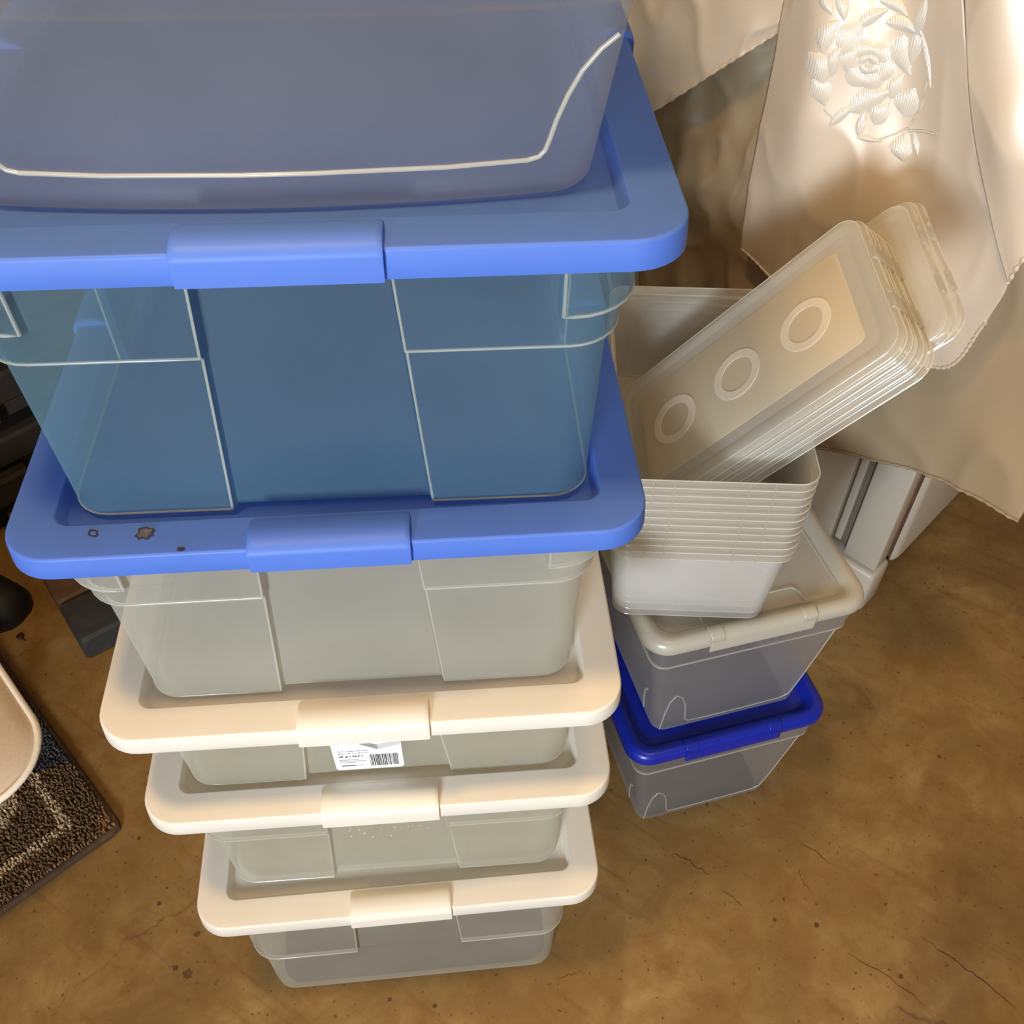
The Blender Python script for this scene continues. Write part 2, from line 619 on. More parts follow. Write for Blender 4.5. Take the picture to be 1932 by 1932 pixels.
def tote_body(H, zl, zb, parent, mat, rib_mat, inset=0.037, channel=True):
    """body with its floor at z=0; stepped panels, channel in the middle of each wall, corner blocks under the rim"""
    LO, BO, RC = 0.0055, 0.0060, 0.0055
    E = 0.0028
    r0 = 0.026

    def dims(z):
        f = z / H
        return 0.1745 + 0.007 * f, 0.291 - inset + (inset - 0.026) * f

    rows = [(0.0, 0, 0, -0.008), (0.002, 0, 0, -0.0035), (0.006, 0, 0, 0.0)]
    z = 0.04
    while z < zl - 0.02:
        rows.append((z, 0, 0, 0))
        z += 0.04
    rows += [(zl - 0.005, 0, 0, 0), (zl - 0.0035, 0.25, 0, 0), (zl, 1, 0, 0)]
    z = zl + 0.03
    if zb is not None:
        rows += [(zb - 0.005, 1, 0, 0), (zb - 0.0035, 1, 0.25, 0), (zb, 1, 1, 0)]
    rows += [(H - 0.002, 1, 1 if zb is not None else 0, 0)]

    def columns(z, L, B, inset):
        hx, hy = dims(z)
        f = z / H
        hx += inset
        hy += inset
        out = []

        def wall(span, ln, xb):
            s = span
            ks = [(-s, 'B'), (-(xb + E), 'B'), (-xb, 'P'), (-(xb + ln) / 2, 'P'), (-(ln + E), 'P'), (-ln, 'C'), (0, 'C'), (ln, 'C'), (ln + E, 'P'), ((xb + ln) / 2, 'P'), (xb, 'P'), (xb + E, 'B'), (s, 'B')]
            return ks

        def off(reg):
            o = 0.0
            if reg in 'PB':
                o += LO * L
            if reg == 'B':
                o += BO * B
            if reg == 'C' and channel:
                o -= RC
            return o

        ix, iy = hx - r0, hy - r0
        lnx = 0.065 - 0.015 * f
        lny = 0.085 - 0.015 * f
        fx = wall(ix, lnx, 0.1465 - 0.002)
        fy = wall(iy, lny, iy - 0.016)
        for t, reg in fx:
            out.append((t, -hy - off(reg), reg, 'F'))
        for i in range(1, 7):
            a = -math.pi / 2 + math.pi / 2 * i / 7
            out.append((ix + (r0 + off('B')) * math.cos(a), -iy + (r0 + off('B')) * math.sin(a), 'B', 'A'))
        for t, reg in fy:
            out.append((hx + off(reg), t, reg, 'R'))
        for i in range(1, 7):
            a = math.pi / 2 * i / 7
            out.append((ix + (r0 + off('B')) * math.cos(a), iy + (r0 + off('B')) * math.sin(a), 'B', 'A'))
        for t, reg in fx:
            out.append((-t, hy + off(reg), reg, 'K'))
        for i in range(1, 7):
            a = math.pi / 2 + math.pi / 2 * i / 7
            out.append((-ix + (r0 + off('B')) * math.cos(a), iy + (r0 + off('B')) * math.sin(a), 'B', 'A'))
        for t, reg in fy:
            out.append((-hx - off(reg), -t, reg, 'L'))
        for i in range(1, 7):
            a = math.pi + math.pi / 2 * i / 7
            out.append((-ix + (r0 + off('B')) * math.cos(a), -iy + (r0 + off('B')) * math.sin(a), 'B', 'A'))
        return out

    grid = [[(x, y, zz, reg, wl) for x, y, reg, wl in columns(zz, L, B, ins)] for zz, L, B, ins in rows]
    bm = bmesh.new()
    loft(bm, [[p[:3] for p in ring] for ring in grid], True, False)
    body = mesh_obj('body', bm, mat, parent, 35)
    n = len(grid[0])
    # denser ribs, added to imitate the edge brightening where the panels step
    irow = {round(rw[0], 5): i for i, rw in enumerate(rows)}

    def rib(pts, r, nm='moulded_rib'):
        b2 = bmesh.new()
        add_tube(b2, pts, r, 6)
        return mesh_obj(nm, b2, rib_mat, body, 60)

    regs = [p[3] for p in grid[0]]
    # runs of P/B columns between channels
    start = next(i for i in range(n) if regs[i] != 'C' and regs[i - 1] == 'C')
    runs, cur = [], []
    for k in range(n):
        i = (start + k) % n
        if regs[i] == 'C':
            if cur:
                runs.append(cur)
            cur = []
        else:
            cur.append(i)
    if cur:
        runs.append(cur)
    il = irow[round(zl, 5)]
    for run in runs:
        lo_ = 2 if channel else il
        pts = [Vector(grid[i2][run[0]][:3]) for i2 in range(len(rows) - 1, lo_ - 1, -1)]
        low = [Vector(grid[lo_][j][:3]) for j in run]
        pts2 = [Vector(grid[i2][run[-1]][:3]) for i2 in range(lo_, len(rows))]
        rib(pts + low[0:] + pts2, 0.0009, 'panel_rib')
        rib([Vector(grid[il][j][:3]) for j in run], 0.0010, 'ledge_rib')
    if zb is not None:
        ib = irow[round(zb, 5)]
        bb = [i for i in range(n) if regs[i] == 'B']
        # corner blocks: contiguous B runs
        s2 = next(i for i in range(n) if regs[i] == 'B' and regs[i - 1] != 'B')
        cur, blocks = [], []
        for k in range(n):
            i = (s2 + k) % n
            if regs[i] == 'B':
                cur.append(i)
            elif cur:
                blocks.append(cur)
                cur = []
        if cur:
            blocks.append(cur)
        for blk in blocks:
            top = len(rows) - 1
            rib([grid[top][blk[0]][:3]] + [grid[ib][j][:3] for j in blk] + [grid[top][blk[-1]][:3]], 0.0012, 'corner_rib')
    return body


def tote(label, fx, fy, yaw, zbase, ztop, mat_lid, ledge_drop, block_drop, inset=0.037, channel=True, mat=None):
    """fx,fy = middle of the lid's front edge"""
    cx = fx - math.sin(yaw) * LID_W / 2
    cy = fy + math.cos(yaw) * LID_W / 2
    t = thing('storage_tote', label, 'storage tote', (cx, cy, zbase), yaw)
    H = ztop - zbase - 0.003
    tote_body(H, H - ledge_drop, (H - block_drop) if block_drop else None, t, mat or M_FROST, M_FROST_RIB, inset, channel)
    lid = lid_mesh(LID_L, LID_W, LID_R, 0.0175, mat=mat_lid, parent=t)
    lid.location = (0, 0, ztop - zbase)
    tab_mesh(0.0525, mat_lid, lid, (0, -LID_W / 2, 0), 0, name='grip_tab')
    tab_mesh(0.0525, mat_lid, lid, (0, LID_W / 2, 0), math.pi, name='grip_tab')
    tab_mesh(0.040, mat_lid, lid, (LID_L / 2, 0, 0), math.pi / 2, name='side_latch')
    tab_mesh(0.040, mat_lid, lid, (-LID_L / 2, 0, 0), -math.pi / 2, name='side_latch')
    return t, lid


ZL = [0.2800, 0.4887, 0.6258, 0.8379, 1.0531]
RCS = 0.0098
T1, L1 = tote('frosted tote with cream white lid standing directly on the concrete floor', 0.005, -0.0132, 0.0200, 0.0, ZL[0], M_WHITE, 0.150, None, 0.029, False)
T2, L2 = tote('frosted tote with cream white lid and white specks, second up from the floor', 0.0015, -0.0028, 0.0031, ZL[0] - RCS, ZL[1], M_WHITE, 0.085, 0.035)
T3, L3 = tote('shallow frosted tote with cream white lid and a white barcode sticker', 0.0, 0.0, 0.0, ZL[1] - RCS, ZL[2], M_WHITE, 0.030, None)
T4, L4 = tote('frosted tote with blue lid, standing on the uppermost cream white lid', -0.0011, 0.0065, 0.0007, ZL[2] - RCS, ZL[3], M_BLUE, 0.0755, 0.050)
T5, L5 = tote('bluish frosted tote with blue lid, standing on the other blue lid of the stack', -0.0007, 0.0115, -0.0091, ZL[3] - RCS, ZL[4], M_BLUE, 0.0795, 0.054, mat=M_FROST_BLUE)

# ---- smooth frosted tote on top, bowed front
zb6 = ZL[4] - RCS
T6 = thing('storage_tote', 'large smooth frosted tote with a bowed front, topmost of the tall stack', 'storage tote', (-0.0005, 0.300, zb6), -0.0091)
H6 = 0.175
HY6 = 0.222


def d6(z):
    f = z / H6
    return 0.168 + 0.026 * f, HY6 + 0.020 * f


def p6(x, z):
    """point on the bowed front wall"""
    hx, hy = d6(z)
    return (x, -hy - 0.0125 * max(0.0, 1 - (x / hx) ** 2), z)


bm = bmesh.new()
rings = []
for z, ins in ((0, 0.006), (0.002, 0.002), (0.006, 0), (0.04, 0), (0.08, 0), (0.104, 0), (0.108, -0.004), (0.14, -0.004), (H6, -0.004)):
    hx, hy = d6(z)
    hx -= ins
    hy -= ins
    ring = []
    for x, y in loop_rect(hx, hy, 0.020, 6, 14, 4):
        bow = 0.0125 * max(0.0, 1 - (x / hx) ** 2)
        if y < -hy + 0.019:
            y -= bow * min(1, max(0, (-hy + 0.020 - y) / 0.020))
        elif y > hy - 0.019:
            y += bow * min(1, max(0, (y - hy + 0.020) / 0.020))
        ring.append((x, y, z))
    rings.append(ring)
loft(bm, rings, True, False)
body6 = mesh_obj('body', bm, M_FROST_GREY, T6, 40)
gl = []
for px, py in ((1168, 38), (1135, 66), (1100, 110), (1074, 160), (1054, 210), (1042, 250), (1034, 272), (1022, 285), (1000, 291), (850, 298), (600, 305)):
    # groove: measured on the front wall plane, then mirrored
    P = at_plane(px, py, Vector((0, 0.300 - HY6 - 0.006, zb6)), Vector((0, -1, 0.1)).normalized())
    gl.append((P.x + 0.0005, P.z - zb6))
half_ = [(x, z) for x, z in gl]
path = [p6(x, z) for x, z in half_] + [p6(-x, z) for x, z in half_[::-1]]
bm = bmesh.new()
add_tube(bm, [(a, b - 0.0006, c) for a, b, c in path], 0.0013, 8)
mesh_obj('moulded_groove', bm, M_FROST_RIB, body6, 60)
lid6 = lid_mesh(0.412, 0.500, 0.04, 0.018, mat=M_FROST_LID, parent=T6)
lid6.location = (0, 0, H6 + 0.004)

# ---- sticker on the shallow tote
stk = bmesh.new()
# local frame on the channel of the front wall of T3: centre of the sticker bottom edge
H3 = ZL[2] - (ZL[1] - RCS) - 0.003


def t3_front(x, z, off=0.0):
    f = z / H3
    hy = 0.291 - 0.037 + 0.011 * f
    return Vector((x, -hy + 0.0055 - off, z))


SX0, SX1, SZ0, SZ1 = -0.0385, 0.0235, 0.0095, 0.118
cor = []
rr = 0.004
for cx, cz, a0 in ((SX1 - rr, SZ0 + rr, -90), (SX1 - rr, SZ1 - rr, 0), (SX0 + rr, SZ1 - rr, 90), (SX0 + rr, SZ0 + rr, 180)):
    for k in range(5):
        a = math.radians(a0 + 90 * k / 4)
        cor.append((cx + rr * math.cos(a), cz + rr * math.sin(a)))
va = [stk.verts.new(t3_front(x, z, 0.0004)) for x, z in cor]
vb = [stk.verts.new(t3_front(x, z, 0.0008)) for x, z in cor]
stk.faces.new(vb)
stk.faces.new(va[::-1])
for k in range(len(va)):
    stk.faces.new((va[k], va[(k + 1) % len(va)], vb[(k + 1) % len(va)], vb[k]))
STK = mesh_obj('sticker', stk, M_PAPER, T3, 30)
STK['label'] = 'white paper sticker with size text and a barcode'


def flat_poly(name, pts, mat, off=0.00095, parent=None):
    b = bmesh.new()
    vs2 = [b.verts.new(t3_front(x, z, off)) for x, z in pts]
    b.faces.new(vs2)
    return mesh_obj(name, b, mat, parent or STK, None)


W_ = SX1 - SX0


def sx(u):
    return SX0 + W_ * u


def sz(v):
    return SZ0 + 0.0580 * v      # v = 1 where the lid begins to cover the sticker


def text_on(name, s, u, v, h, mat, width=None, bold=0.0):
    cu = bpy.data.curves.new(name, 'FONT')
    cu.body = s
    cu.size = 1.0
    cu.offset = bold
    cu.resolution_u = 2
    to = bpy.data.objects.new('tmp', cu)
    C.objects.link(to)
    dg = bpy.context.evaluated_depsgraph_get()
    me = bpy.data.meshes.new_from_object(to.evaluated_get(dg))
    bpy.data.objects.remove(to)
    xs = [q.co.x for q in me.vertices]
    w0 = max(xs) - min(xs)
    k = h / 0.7
    kx = (width / w0) if width else k
    x0, z0 = sx(u), sz(v)
    for q in me.vertices:
        q.co = t3_front(x0 + q.co.x * kx, z0 + q.co.y * k, 0.00105)
    me.materials.clear()
    me.materials.append(mat)
    o = bpy.data.objects.new(name, me)
    C.objects.link(o)
    o.parent = STK
    return o


text_on('printed_text', '22.9 x 16.8 x 5.9 in/po', 0.075, 0.640, 0.0017, M_INK, 0.45 * W_, 0.01)
text_on('printed_text', '58.2 x 42.7 x 15.0 cm', 0.075, 0.560, 0.0017, M_INK, 0.43 * W_, 0.01)
text_on('printed_text', '28 qt | 26.5 L', 0.075, 0.455, 0.0024, M_INK, 0.36 * W_, 0.03)
for u0, u1, v, h in ((0.07, 0.36, 0.345, 0.018), (0.07, 0.46, 0.295, 0.016), (0.07, 0.30, 0.25, 0.014)):
    flat_poly('small_print', [(sx(u0), sz(v)), (sx(u1), sz(v)), (sx(u1), sz(v + h)), (sx(u0), sz(v + h))], M_INK_GREY)
flat_poly('small_print', [(sx(0.09), sz(0.135)), (sx(0.31), sz(0.135)), (sx(0.31), sz(0.16)), (sx(0.09), sz(0.16))], M_INK)
flat_poly('small_print', [(sx(0.33), sz(0.14)), (sx(0.41), sz(0.14)), (sx(0.41), sz(0.155)), (sx(0.33), sz(0.155))], M_INK_GREY)
text_on('printed_text', '0', 0.49, 0.075, 0.0011, M_INK)
text_on('printed_text', '2', 0.955, 0.075, 0.0011, M_INK)
u = 0.515
k = 0
rb = random.Random(3)
while u < 0.93:
    wd = rb.choice((0.006, 0.006, 0.010, 0.016, 0.012))
    flat_poly('barcode_bar', [(sx(u), sz(0.10)), (sx(u + wd), sz(0.10)), (sx(u + wd), sz(0.50)), (sx(u), sz(0.50))], M_INK)
    u += wd + rb.choice((0.006, 0.008, 0.012))
# drawing of the tote
flat_poly('printed_drawing', [(sx(0.40), sz(0.90)), (sx(0.42), sz(0.86)), (sx(0.66), sz(0.66)), (sx(0.985), sz(0.80)), (sx(0.985), sz(0.93)), (sx(0.66), sz(0.83)), (sx(0.36), sz(1.02))], M_INK_PALE)
flat_poly('printed_drawing', [(sx(0.42), sz(0.865)), (sx(0.66), sz(0.665)), (sx(0.66), sz(0.825)), (sx(0.37), sz(1.01))], M_INK_GREY, 0.00105)
# white specks on the second tote
bm = bmesh.new()
H2 = ZL[1] - (ZL[0] - RCS) - 0.003
for k in range(34):
    x = random.uniform(-0.040, 0.055)
    z = 0.106 + random.gauss(0, 0.008) + x * 0.05
    s = random.choice((0.0004, 0.0006, 0.0009))
    y = -(0.291 - 0.037 + 0.011 * z / H2) + 0.0055
    vv = [bm.verts.new((x + s * math.cos(a) * random.uniform(0.7, 1.5), y - 0.0006, z + s * math.sin(a))) for a in (0.3, 1.4, 2.5, 3.7, 5.0)]
    bm.faces.new(vv)
sp = mesh_obj('paint_specks', bm, M_PAPER, T2, None)
sp['kind'] = 'stuff'


# dried stains on the lower blue lid
def blot(name, wx, wy, r, ry, mat, seed, parent, z=0.0006, inner=0.0):
    rng = random.Random(seed)
    b = bmesh.new()
    n = 18
    o_ = []
    i_ = []
    for k in range(n):
        a = 2 * math.pi * k / n
        q = rng.uniform(0.75, 1.25)
        o_.append(b.verts.new((wx + r * q * math.cos(a), wy + ry * q * math.sin(a), z)))
        if inner:
            i_.append(b.verts.new((wx + r * q * inner * math.cos(a), wy + ry * q * inner * math.sin(a), z)))
    if inner:
        for k in range(n):
            b.faces.new((o_[k], o_[(k + 1) % n], i_[(k + 1) % n], i_[k]))
    else:
        b.faces.new(o_)
    return mesh_obj(name, b, mat, parent, None)


blot('stain', -0.120, -LID_W / 2 + 0.0200, 0.0052, 0.0050, M_STAIN, 1, L4)
blot('stain_rim', -0.120, -LID_W / 2 + 0.0200, 0.0058, 0.0055, M_STAIN_RIM, 1, L4, 0.0009, 0.78)
blot('stain', -0.1535, -LID_W / 2 + 0.0225, 0.0035, 0.0035, M_STAIN_RIM, 4, L4, 0.0008, 0.62)
blot('stain', -0.0945, -LID_W / 2 + 0.0045, 0.0030, 0.0016, M_STAIN_RIM, 9, L4, 0.0010)


# ------------------------------------------------------------------ the two small boxes on the right
YR = math.radians(11.2)
TX, NX = Vector((math.cos(YR), math.sin(YR), 0)), Vector((-math.sin(YR), math.cos(YR), 0))
SB_H, SB_LID_Z, SB_L, SB_W = 0.222, 0.225, 0.270, 0.400


def small_box(label, side, fwd, z0, mat_lid, solid):
    """side/fwd: middle of the lid's front edge in the turned frame"""
    p = TX * side + NX * (fwd + SB_W / 2)
    t = thing('lidded_storage_box', label, 'storage box', (p.x, p.y, z0), YR)
    hx0, hy0 = 0.0955, SB_W / 2 - 0.024

    def dims(z):
        f = z / SB_H
        return hx0 + 0.029 * f, hy0 + 0.016 * f

    bm = bmesh.new()
    rings = []
    for z, d in ((0, -0.006), (0.002, -0.002), (0.006, 0), (0.05, 0), (0.10, 0), (0.168, 0), (0.171, 0.003), (SB_H, 0.003)):
        hx, hy = dims(z)
        rings.append([(x, y, z) for x, y in loop_rect(hx + d, hy + d, 0.016, 6, 4, 4)])
    loft(bm, rings, True, False)
    body = mesh_obj('body', bm, M_FROST_SMALL, t, 40)

    def rib(pts, r=0.0010, nm='moulded_rib'):
        b = bmesh.new()
        add_tube(b, pts, r, 6)
        return mesh_obj(nm, b, M_FROST_RIB, body, 60)

    def fp(x, z, e=0.0):
        hx, hy = dims(z)
        return (x, -hy - e, z)

    def sp_(y, z, sgn):
        hx, hy = dims(z)
        return (sgn * (hx), y, z)

    hx, hy = dims(0.171)
    rib([(x, y, 0.171) for x, y in loop_rect(hx + 0.003, hy + 0.003, 0.016, 6, 4, 4)] + [(-hx + 0.013, -hy - 0.003, 0.171)], 0.0011, 'ledge_rib')
    # panel outline on the front: arch at each lower corner
    for sy in (-1, 1):
        q = lambda x, z: (x, sy * (dims(z)[1] + 0.0004), z)
        hxl = hx0
        left = [q(-hxl + 0.005, 0.012), q(-hxl + 0.006, 0.050), q(-hxl + 0.009, 0.078), q(-hxl + 0.015, 0.092), q(-hxl + 0.024, 0.084), q(-hxl + 0.031, 0.064), q(-hxl + 0.035, 0.040), q(-hxl + 0.0375, 0.023), q(-hxl + 0.042, 0.0175)]
        right = [(-x, y, z) for x, y, z in left][::-1]
        mid = [q(-0.03, 0.0165), q(0, 0.016), q(0.03, 0.0165)]
        if sy < 0:
            # the far corner rises in one sweep
            right = [q(hxl - 0.022, 0.0175), q(hxl - 0.012, 0.024), q(hxl - 0.006, 0.05), q(hxl + 0.003, 0.11), q(hxl + 0.011, 0.166)]
        rib(left + mid + right, 0.0009, 'panel_rib')
    # arch on the left side wall near the front
    rib([(-dims(z)[0] - 0.0003, y, z) for y, z in ((-hy0 + 0.036, 0.010), (-hy0 + 0.032, 0.045), (-hy0 + 0.024, 0.074), (-hy0 + 0.018, 0.080))], 0.0009, 'side_rib')
    # lid: broad rounded rim
    bm = bmesh.new()
    Hx, Hy = SB_L / 2, SB_W / 2
    prof = [(0.003, -0.021), (0.0, -0.016), (0.0, -0.008), (0.002, -0.003), (0.0065, 0.0), (0.013, -0.0008), (0.019, -0.004), (0.0215, -0.008), (0.0235, -0.010), (0.026, -0.0105)]
    rings = []
    for off, z in prof:
        rings.append([(x, y, z) for x, y in loop_rect(Hx - off, Hy - off, max(0.030 - off * 0.6, 0.014), 8, 2, 2)])
    loft(bm, rings, False, True)
    lid = mesh_obj('lid', bm, mat_lid, t, 55)
    solidify(lid, 0.002)
    lid.location = (0, 0, SB_LID_Z)
    # front grip with its two hinge bands
    bm = bmesh.new()
    prof2 = [(0.020, -0.0035), (0.013, 0.0004), (0.0065, 0.0012), (0.0012, -0.0018), (-0.0014, -0.008), (-0.0014, -0.0245), (0.002, -0.0245)]
    for sgn, nm in ((-1, 'front_grip'), (1, 'back_grip')):
        b = bmesh.new()
        rg = [[(x, sgn * (Hy - y) , z) for y, z in prof2] for x in (-0.064, -0.061, 0.061, 0.064)]
        vr = [[b.verts.new(p_) for p_ in r_] for r_ in rg]
        for A, B in zip(vr, vr[1:]):
            for k in range(len(prof2) - 1):
                b.faces.new((A[k], A[k + 1], B[k + 1], B[k]))
        g = mesh_obj(nm, b, mat_lid, lid, 55)
        solidify(g, 0.0016)
        for xc in (-0.056, 0.056):
            b = bmesh.new()
            p3 = [(y - 0.0006, z + 0.0008) for y, z in prof2[:5]]
            rg = [[(x, sgn * (Hy - y), z) for y, z in p3] for x in (xc - 0.008, xc - 0.007, xc + 0.007, xc + 0.008)]
            vr = [[b.verts.new(p_) for p_ in r_] for r_ in rg]
            for A, B in zip(vr, vr[1:]):
                for k in range(len(p3) - 1):
                    b.faces.new((A[k], A[k + 1], B[k + 1], B[k]))
            hb = mesh_obj('hinge_band', b, mat_lid, lid, 55)
            solidify(hb, 0.0012)
    bm.free()
    if not solid:
        # moulded step lines of the see-through lid top
        b = bmesh.new()
        add_tube(b, [(x, y, -0.010) for x, y in loop_rect(Hx - 0.0255, Hy - 0.0255, 0.014, 8, 2, 2)], 0.0012, 6, True)
        mesh_obj('recess_rib', b, M_FROST_RIB, lid, 60)
        b = bmesh.new()
        pts = [(-0.062, -Hy + 0.0265, -0.009), (-0.062, -Hy + 0.040, -0.009), (-0.056, -Hy + 0.048, -0.009), (0.056, -Hy + 0.048, -0.009), (0.062, -Hy + 0.040, -0.009), (0.062, -Hy + 0.0265, -0.009)]
        add_tube(b, pts, 0.0012, 6)
        mesh_obj('grip_rib', b, M_FROST_RIB, lid, 60)
    return t


small_box('small frosted box with a navy blue lid, standing on the concrete floor', 0.447, 0.112, 0.0, M_NAVY, True)
small_box('small frosted box with a see-through whitish lid, standing on the navy lid', 0.450, 0.126, SB_LID_Z - 0.0105, M_FROST_LID, False)
Z_R2 = 2 * SB_LID_Z - 0.0105      # top of the second lid

# ------------------------------------------------------------------ nested clear bins
BIN_H, BIN_STEP, NB = 0.124, 0.0102, 11
BL, BW = 0.190, 0.315
YB = math.radians(-6.5)
zb0 = Z_R2 - 0.0005
ztop = zb0 + BIN_H + BIN_STEP * (NB - 1)
pc = at_z(1546, 916, ztop)
Rb = Matrix.Rotation(YB, 3, 'Z')
bc = pc - Rb @ Vector((BL / 2 - 0.004, -BW / 2, 0))
bin_labels = {0: 'clear bin at the very bottom of the nested stack, resting on the whitish lid', NB - 1: 'topmost clear bin of the nested stack, holding the leaning clear lids'}


def bin_parts():
    bm = bmesh.new()
    rings = []
    hx0, hy0 = 0.0825, 0.1445
    for z, d in ((0, -0.005), (0.0015, -0.0015), (0.005, 0), (0.05, 0), (BIN_H - 0.012, 0)):
        f = z / BIN_H
        rings.append([(x, y, z) for x, y in loop_rect(hx0 + 0.0085 * f + d, hy0 + 0.0085 * f + d, 0.018, 6, 2, 2)])
    loft(bm, rings, True, False)
    me1 = bm
    bm = bmesh.new()
    rings = []
    for z, o in ((BIN_H - 0.012, 0.008), (BIN_H - 0.0105, 0.0125), (BIN_H - 0.001, 0.0130), (BIN_H, 0.0124), (BIN_H - 0.001, 0.0118), (BIN_H - 0.0095, 0.0095)):
        rings.append([(x, y, z) for x, y in loop_rect(hx0 + o, hy0 + o, 0.020, 6, 2, 2)])
    loft(bm, rings)
    # small upright ribs on the lip
    for sx_, sy_, ax in ((1, -1, 'x'), (1, 1, 'x'), (1, 0, 'y'), (-1, 0, 'y')):
        for t in (-0.062, -0.042, 0.028, 0.052):
            if ax == 'x':
                y = sy_ * (hy0 + 0.0130)
                add_box(bm, t - 0.0006, t + 0.0006, y - 0.0006, y + 0.0006, BIN_H - 0.011, BIN_H - 0.001)
            else:
                x = sx_ * (hx0 + 0.0130)
                add_box(bm, x - 0.0006, x + 0.0006, t * 1.7 - 0.0006, t * 1.7 + 0.0006, BIN_H - 0.011, BIN_H - 0.001)
    return me1, bm


ORD = ['first', 'second', 'third', 'fourth', 'fifth', 'sixth', 'seventh', 'eighth', 'ninth', 'tenth', 'eleventh']
b1, b2 = bin_parts()
src = thing('clear_bin', 'clear plastic bin nested inside the tall bin stack', 'bin', (bc.x, bc.y, zb0), YB, 'nested clear bins')
M_BEAD = sheet_plastic('clear_edge_bead', lin(252, 250, 242), 0.30, gloss=0.12, grough=0.2, trans=0.4)  # denser bead, added so the clear edges show as bright lines
bb_ = bmesh.new()
for zz_, oo_ in ((BIN_H - 0.0003, 0.0126), (BIN_H - 0.0112, 0.0122)):
    add_tube(bb_, [(x, y, zz_) for x, y in loop_rect(0.0825 + oo_, 0.1445 + oo_, 0.020, 6, 2, 2)], 0.0007 if zz_ > BIN_H - 0.005 else 0.0005, 5, True)
add_tube(bb_, [(x, y, 0.0035) for x, y in loop_rect(0.0823, 0.1443, 0.018, 6, 2, 2)], 0.0004, 5, True)
bead = mesh_obj('edge_bead', bb_, M_BEAD, src, 60)
shell = mesh_obj('shell', b1, M_BIN, src, 40)
lip = mesh_obj('lip', b2, M_CLEAR_LIP, src, 40)
src['label'] = bin_labels[0]
for i in range(1, NB):
    o = src.copy()
    C.objects.link(o)
    o.location = (bc.x + random.uniform(-0.0006, 0.0006), bc.y + random.uniform(-0.0006, 0.0006), zb0 + BIN_STEP * i)
    o['label'] = bin_labels.get(i, '%s clear bin up from the whitish lid in the nested bin stack' % ORD[i])
    for ch in (shell, lip, bead):
        c = ch.copy()
        C.objects.link(c)
        c.parent = o

# ------------------------------------------------------------------ leaning clear lids
LO_ = Vector((0.3703, 0.3413, 0.6895))
ax = Vector((0.6324, -0.1034, 0.7677)).normalized()
an = Vector((-0.7732, -0.0238, 0.6337))
an = (an - ax * an.dot(ax)).normalized()
ay = an.cross(ax)
HLx, HLy = 0.1620, 0.0924


def lid_frame(shift_a, shift_b, depth, tw=0.0):
    O = LO_ + ax * (0.0024 + shift_a) + ay * shift_b - an * depth
    M = Matrix(((ax.x, ay.x, an.x, O.x), (ax.y, ay.y, an.y, O.y), (ax.z, ay.z, an.z, O.z), (0, 0, 0, 1)))
    return M @ Matrix.Rotation(tw, 4, 'Z')


def clear_lid_meshes():
    bm = bmesh.new()
    rings = []
    for off, z in ((0.0, -0.0085), (0.001, -0.0015), (0.0035, 0.0), (0.014, 0.0), (0.0165, -0.0015), (0.018, -0.0015)):
        rings.append([(x, y, z) for x, y in loop_rect(HLx - off, HLy - off, max(0.022 - off * 0.6, 0.010), 7, 2, 2)])
    loft(bm, rings, False, True)
    p1 = bm
    bm = bmesh.new()
    rings = []
    for off, z in ((0.0002, -0.0085), (-0.0018, -0.0085), (-0.0018, -0.0097), (0.0002, -0.0097)):
        rings.append([(x, y, z) for x, y in loop_rect(HLx - off, HLy - off, 0.0225, 7, 2, 2)])
    rings.append(rings[0])
    loft(bm, rings)
    # latch lips on the short ends
    for t in (-0.034, 0.034):
        add_box(bm, HLx - 0.001, HLx + 0.0035, t - 0.012, t + 0.012, -0.0095, -0.0015, None, 0.001)
    return p1, bm


def ring_mesh(r0, r1, z):
    b = bmesh.new()
    n = 40
    A = [b.verts.new((r1 * math.cos(2 * math.pi * k / n), r1 * math.sin(2 * math.pi * k / n), z)) for k in range(n)]
    B = [b.verts.new((r1 * 0.995 * math.cos(2 * math.pi * k / n), r1 * 0.995 * math.sin(2 * math.pi * k / n), z + 0.0007)) for k in range(n)]
    D = [b.verts.new((r0 * 1.005 * math.cos(2 * math.pi * k / n), r0 * 1.005 * math.sin(2 * math.pi * k / n), z + 0.0007)) for k in range(n)]
    E_ = [b.verts.new((r0 * math.cos(2 * math.pi * k / n), r0 * math.sin(2 * math.pi * k / n), z)) for k in range(n)]
    for P, Q in ((A, B), (B, D), (D, E_)):
        for k in range(n):
            b.faces.new((P[k], P[(k + 1) % n], Q[(k + 1) % n], Q[k]))
    return b


p1, p2 = clear_lid_meshes()
lsrc = thing('clear_cover', 'clear plastic lid with three moulded rings, outermost of the leaning lids', 'lid', group='leaning clear lids')
panel = mesh_obj('panel', p1, M_CLEAR, lsrc, 40)
flange = mesh_obj('flange', p2, M_CLEAR_LIP, lsrc, 40)
bb_ = bmesh.new()
add_tube(bb_, [(x, y, -0.0091) for x, y in loop_rect(HLx + 0.0018, HLy + 0.0018, 0.0225, 7, 2, 2)], 0.0007, 5, True)
add_tube(bb_, [(x, y, -0.0008) for x, y in loop_rect(HLx - 0.0016, HLy - 0.0016, 0.0205, 7, 2, 2)], 0.0004, 5, True)
lbead = mesh_obj('edge_bead', bb_, M_BEAD, lsrc, 60)  # added bead that gives the lid edges their bright lines
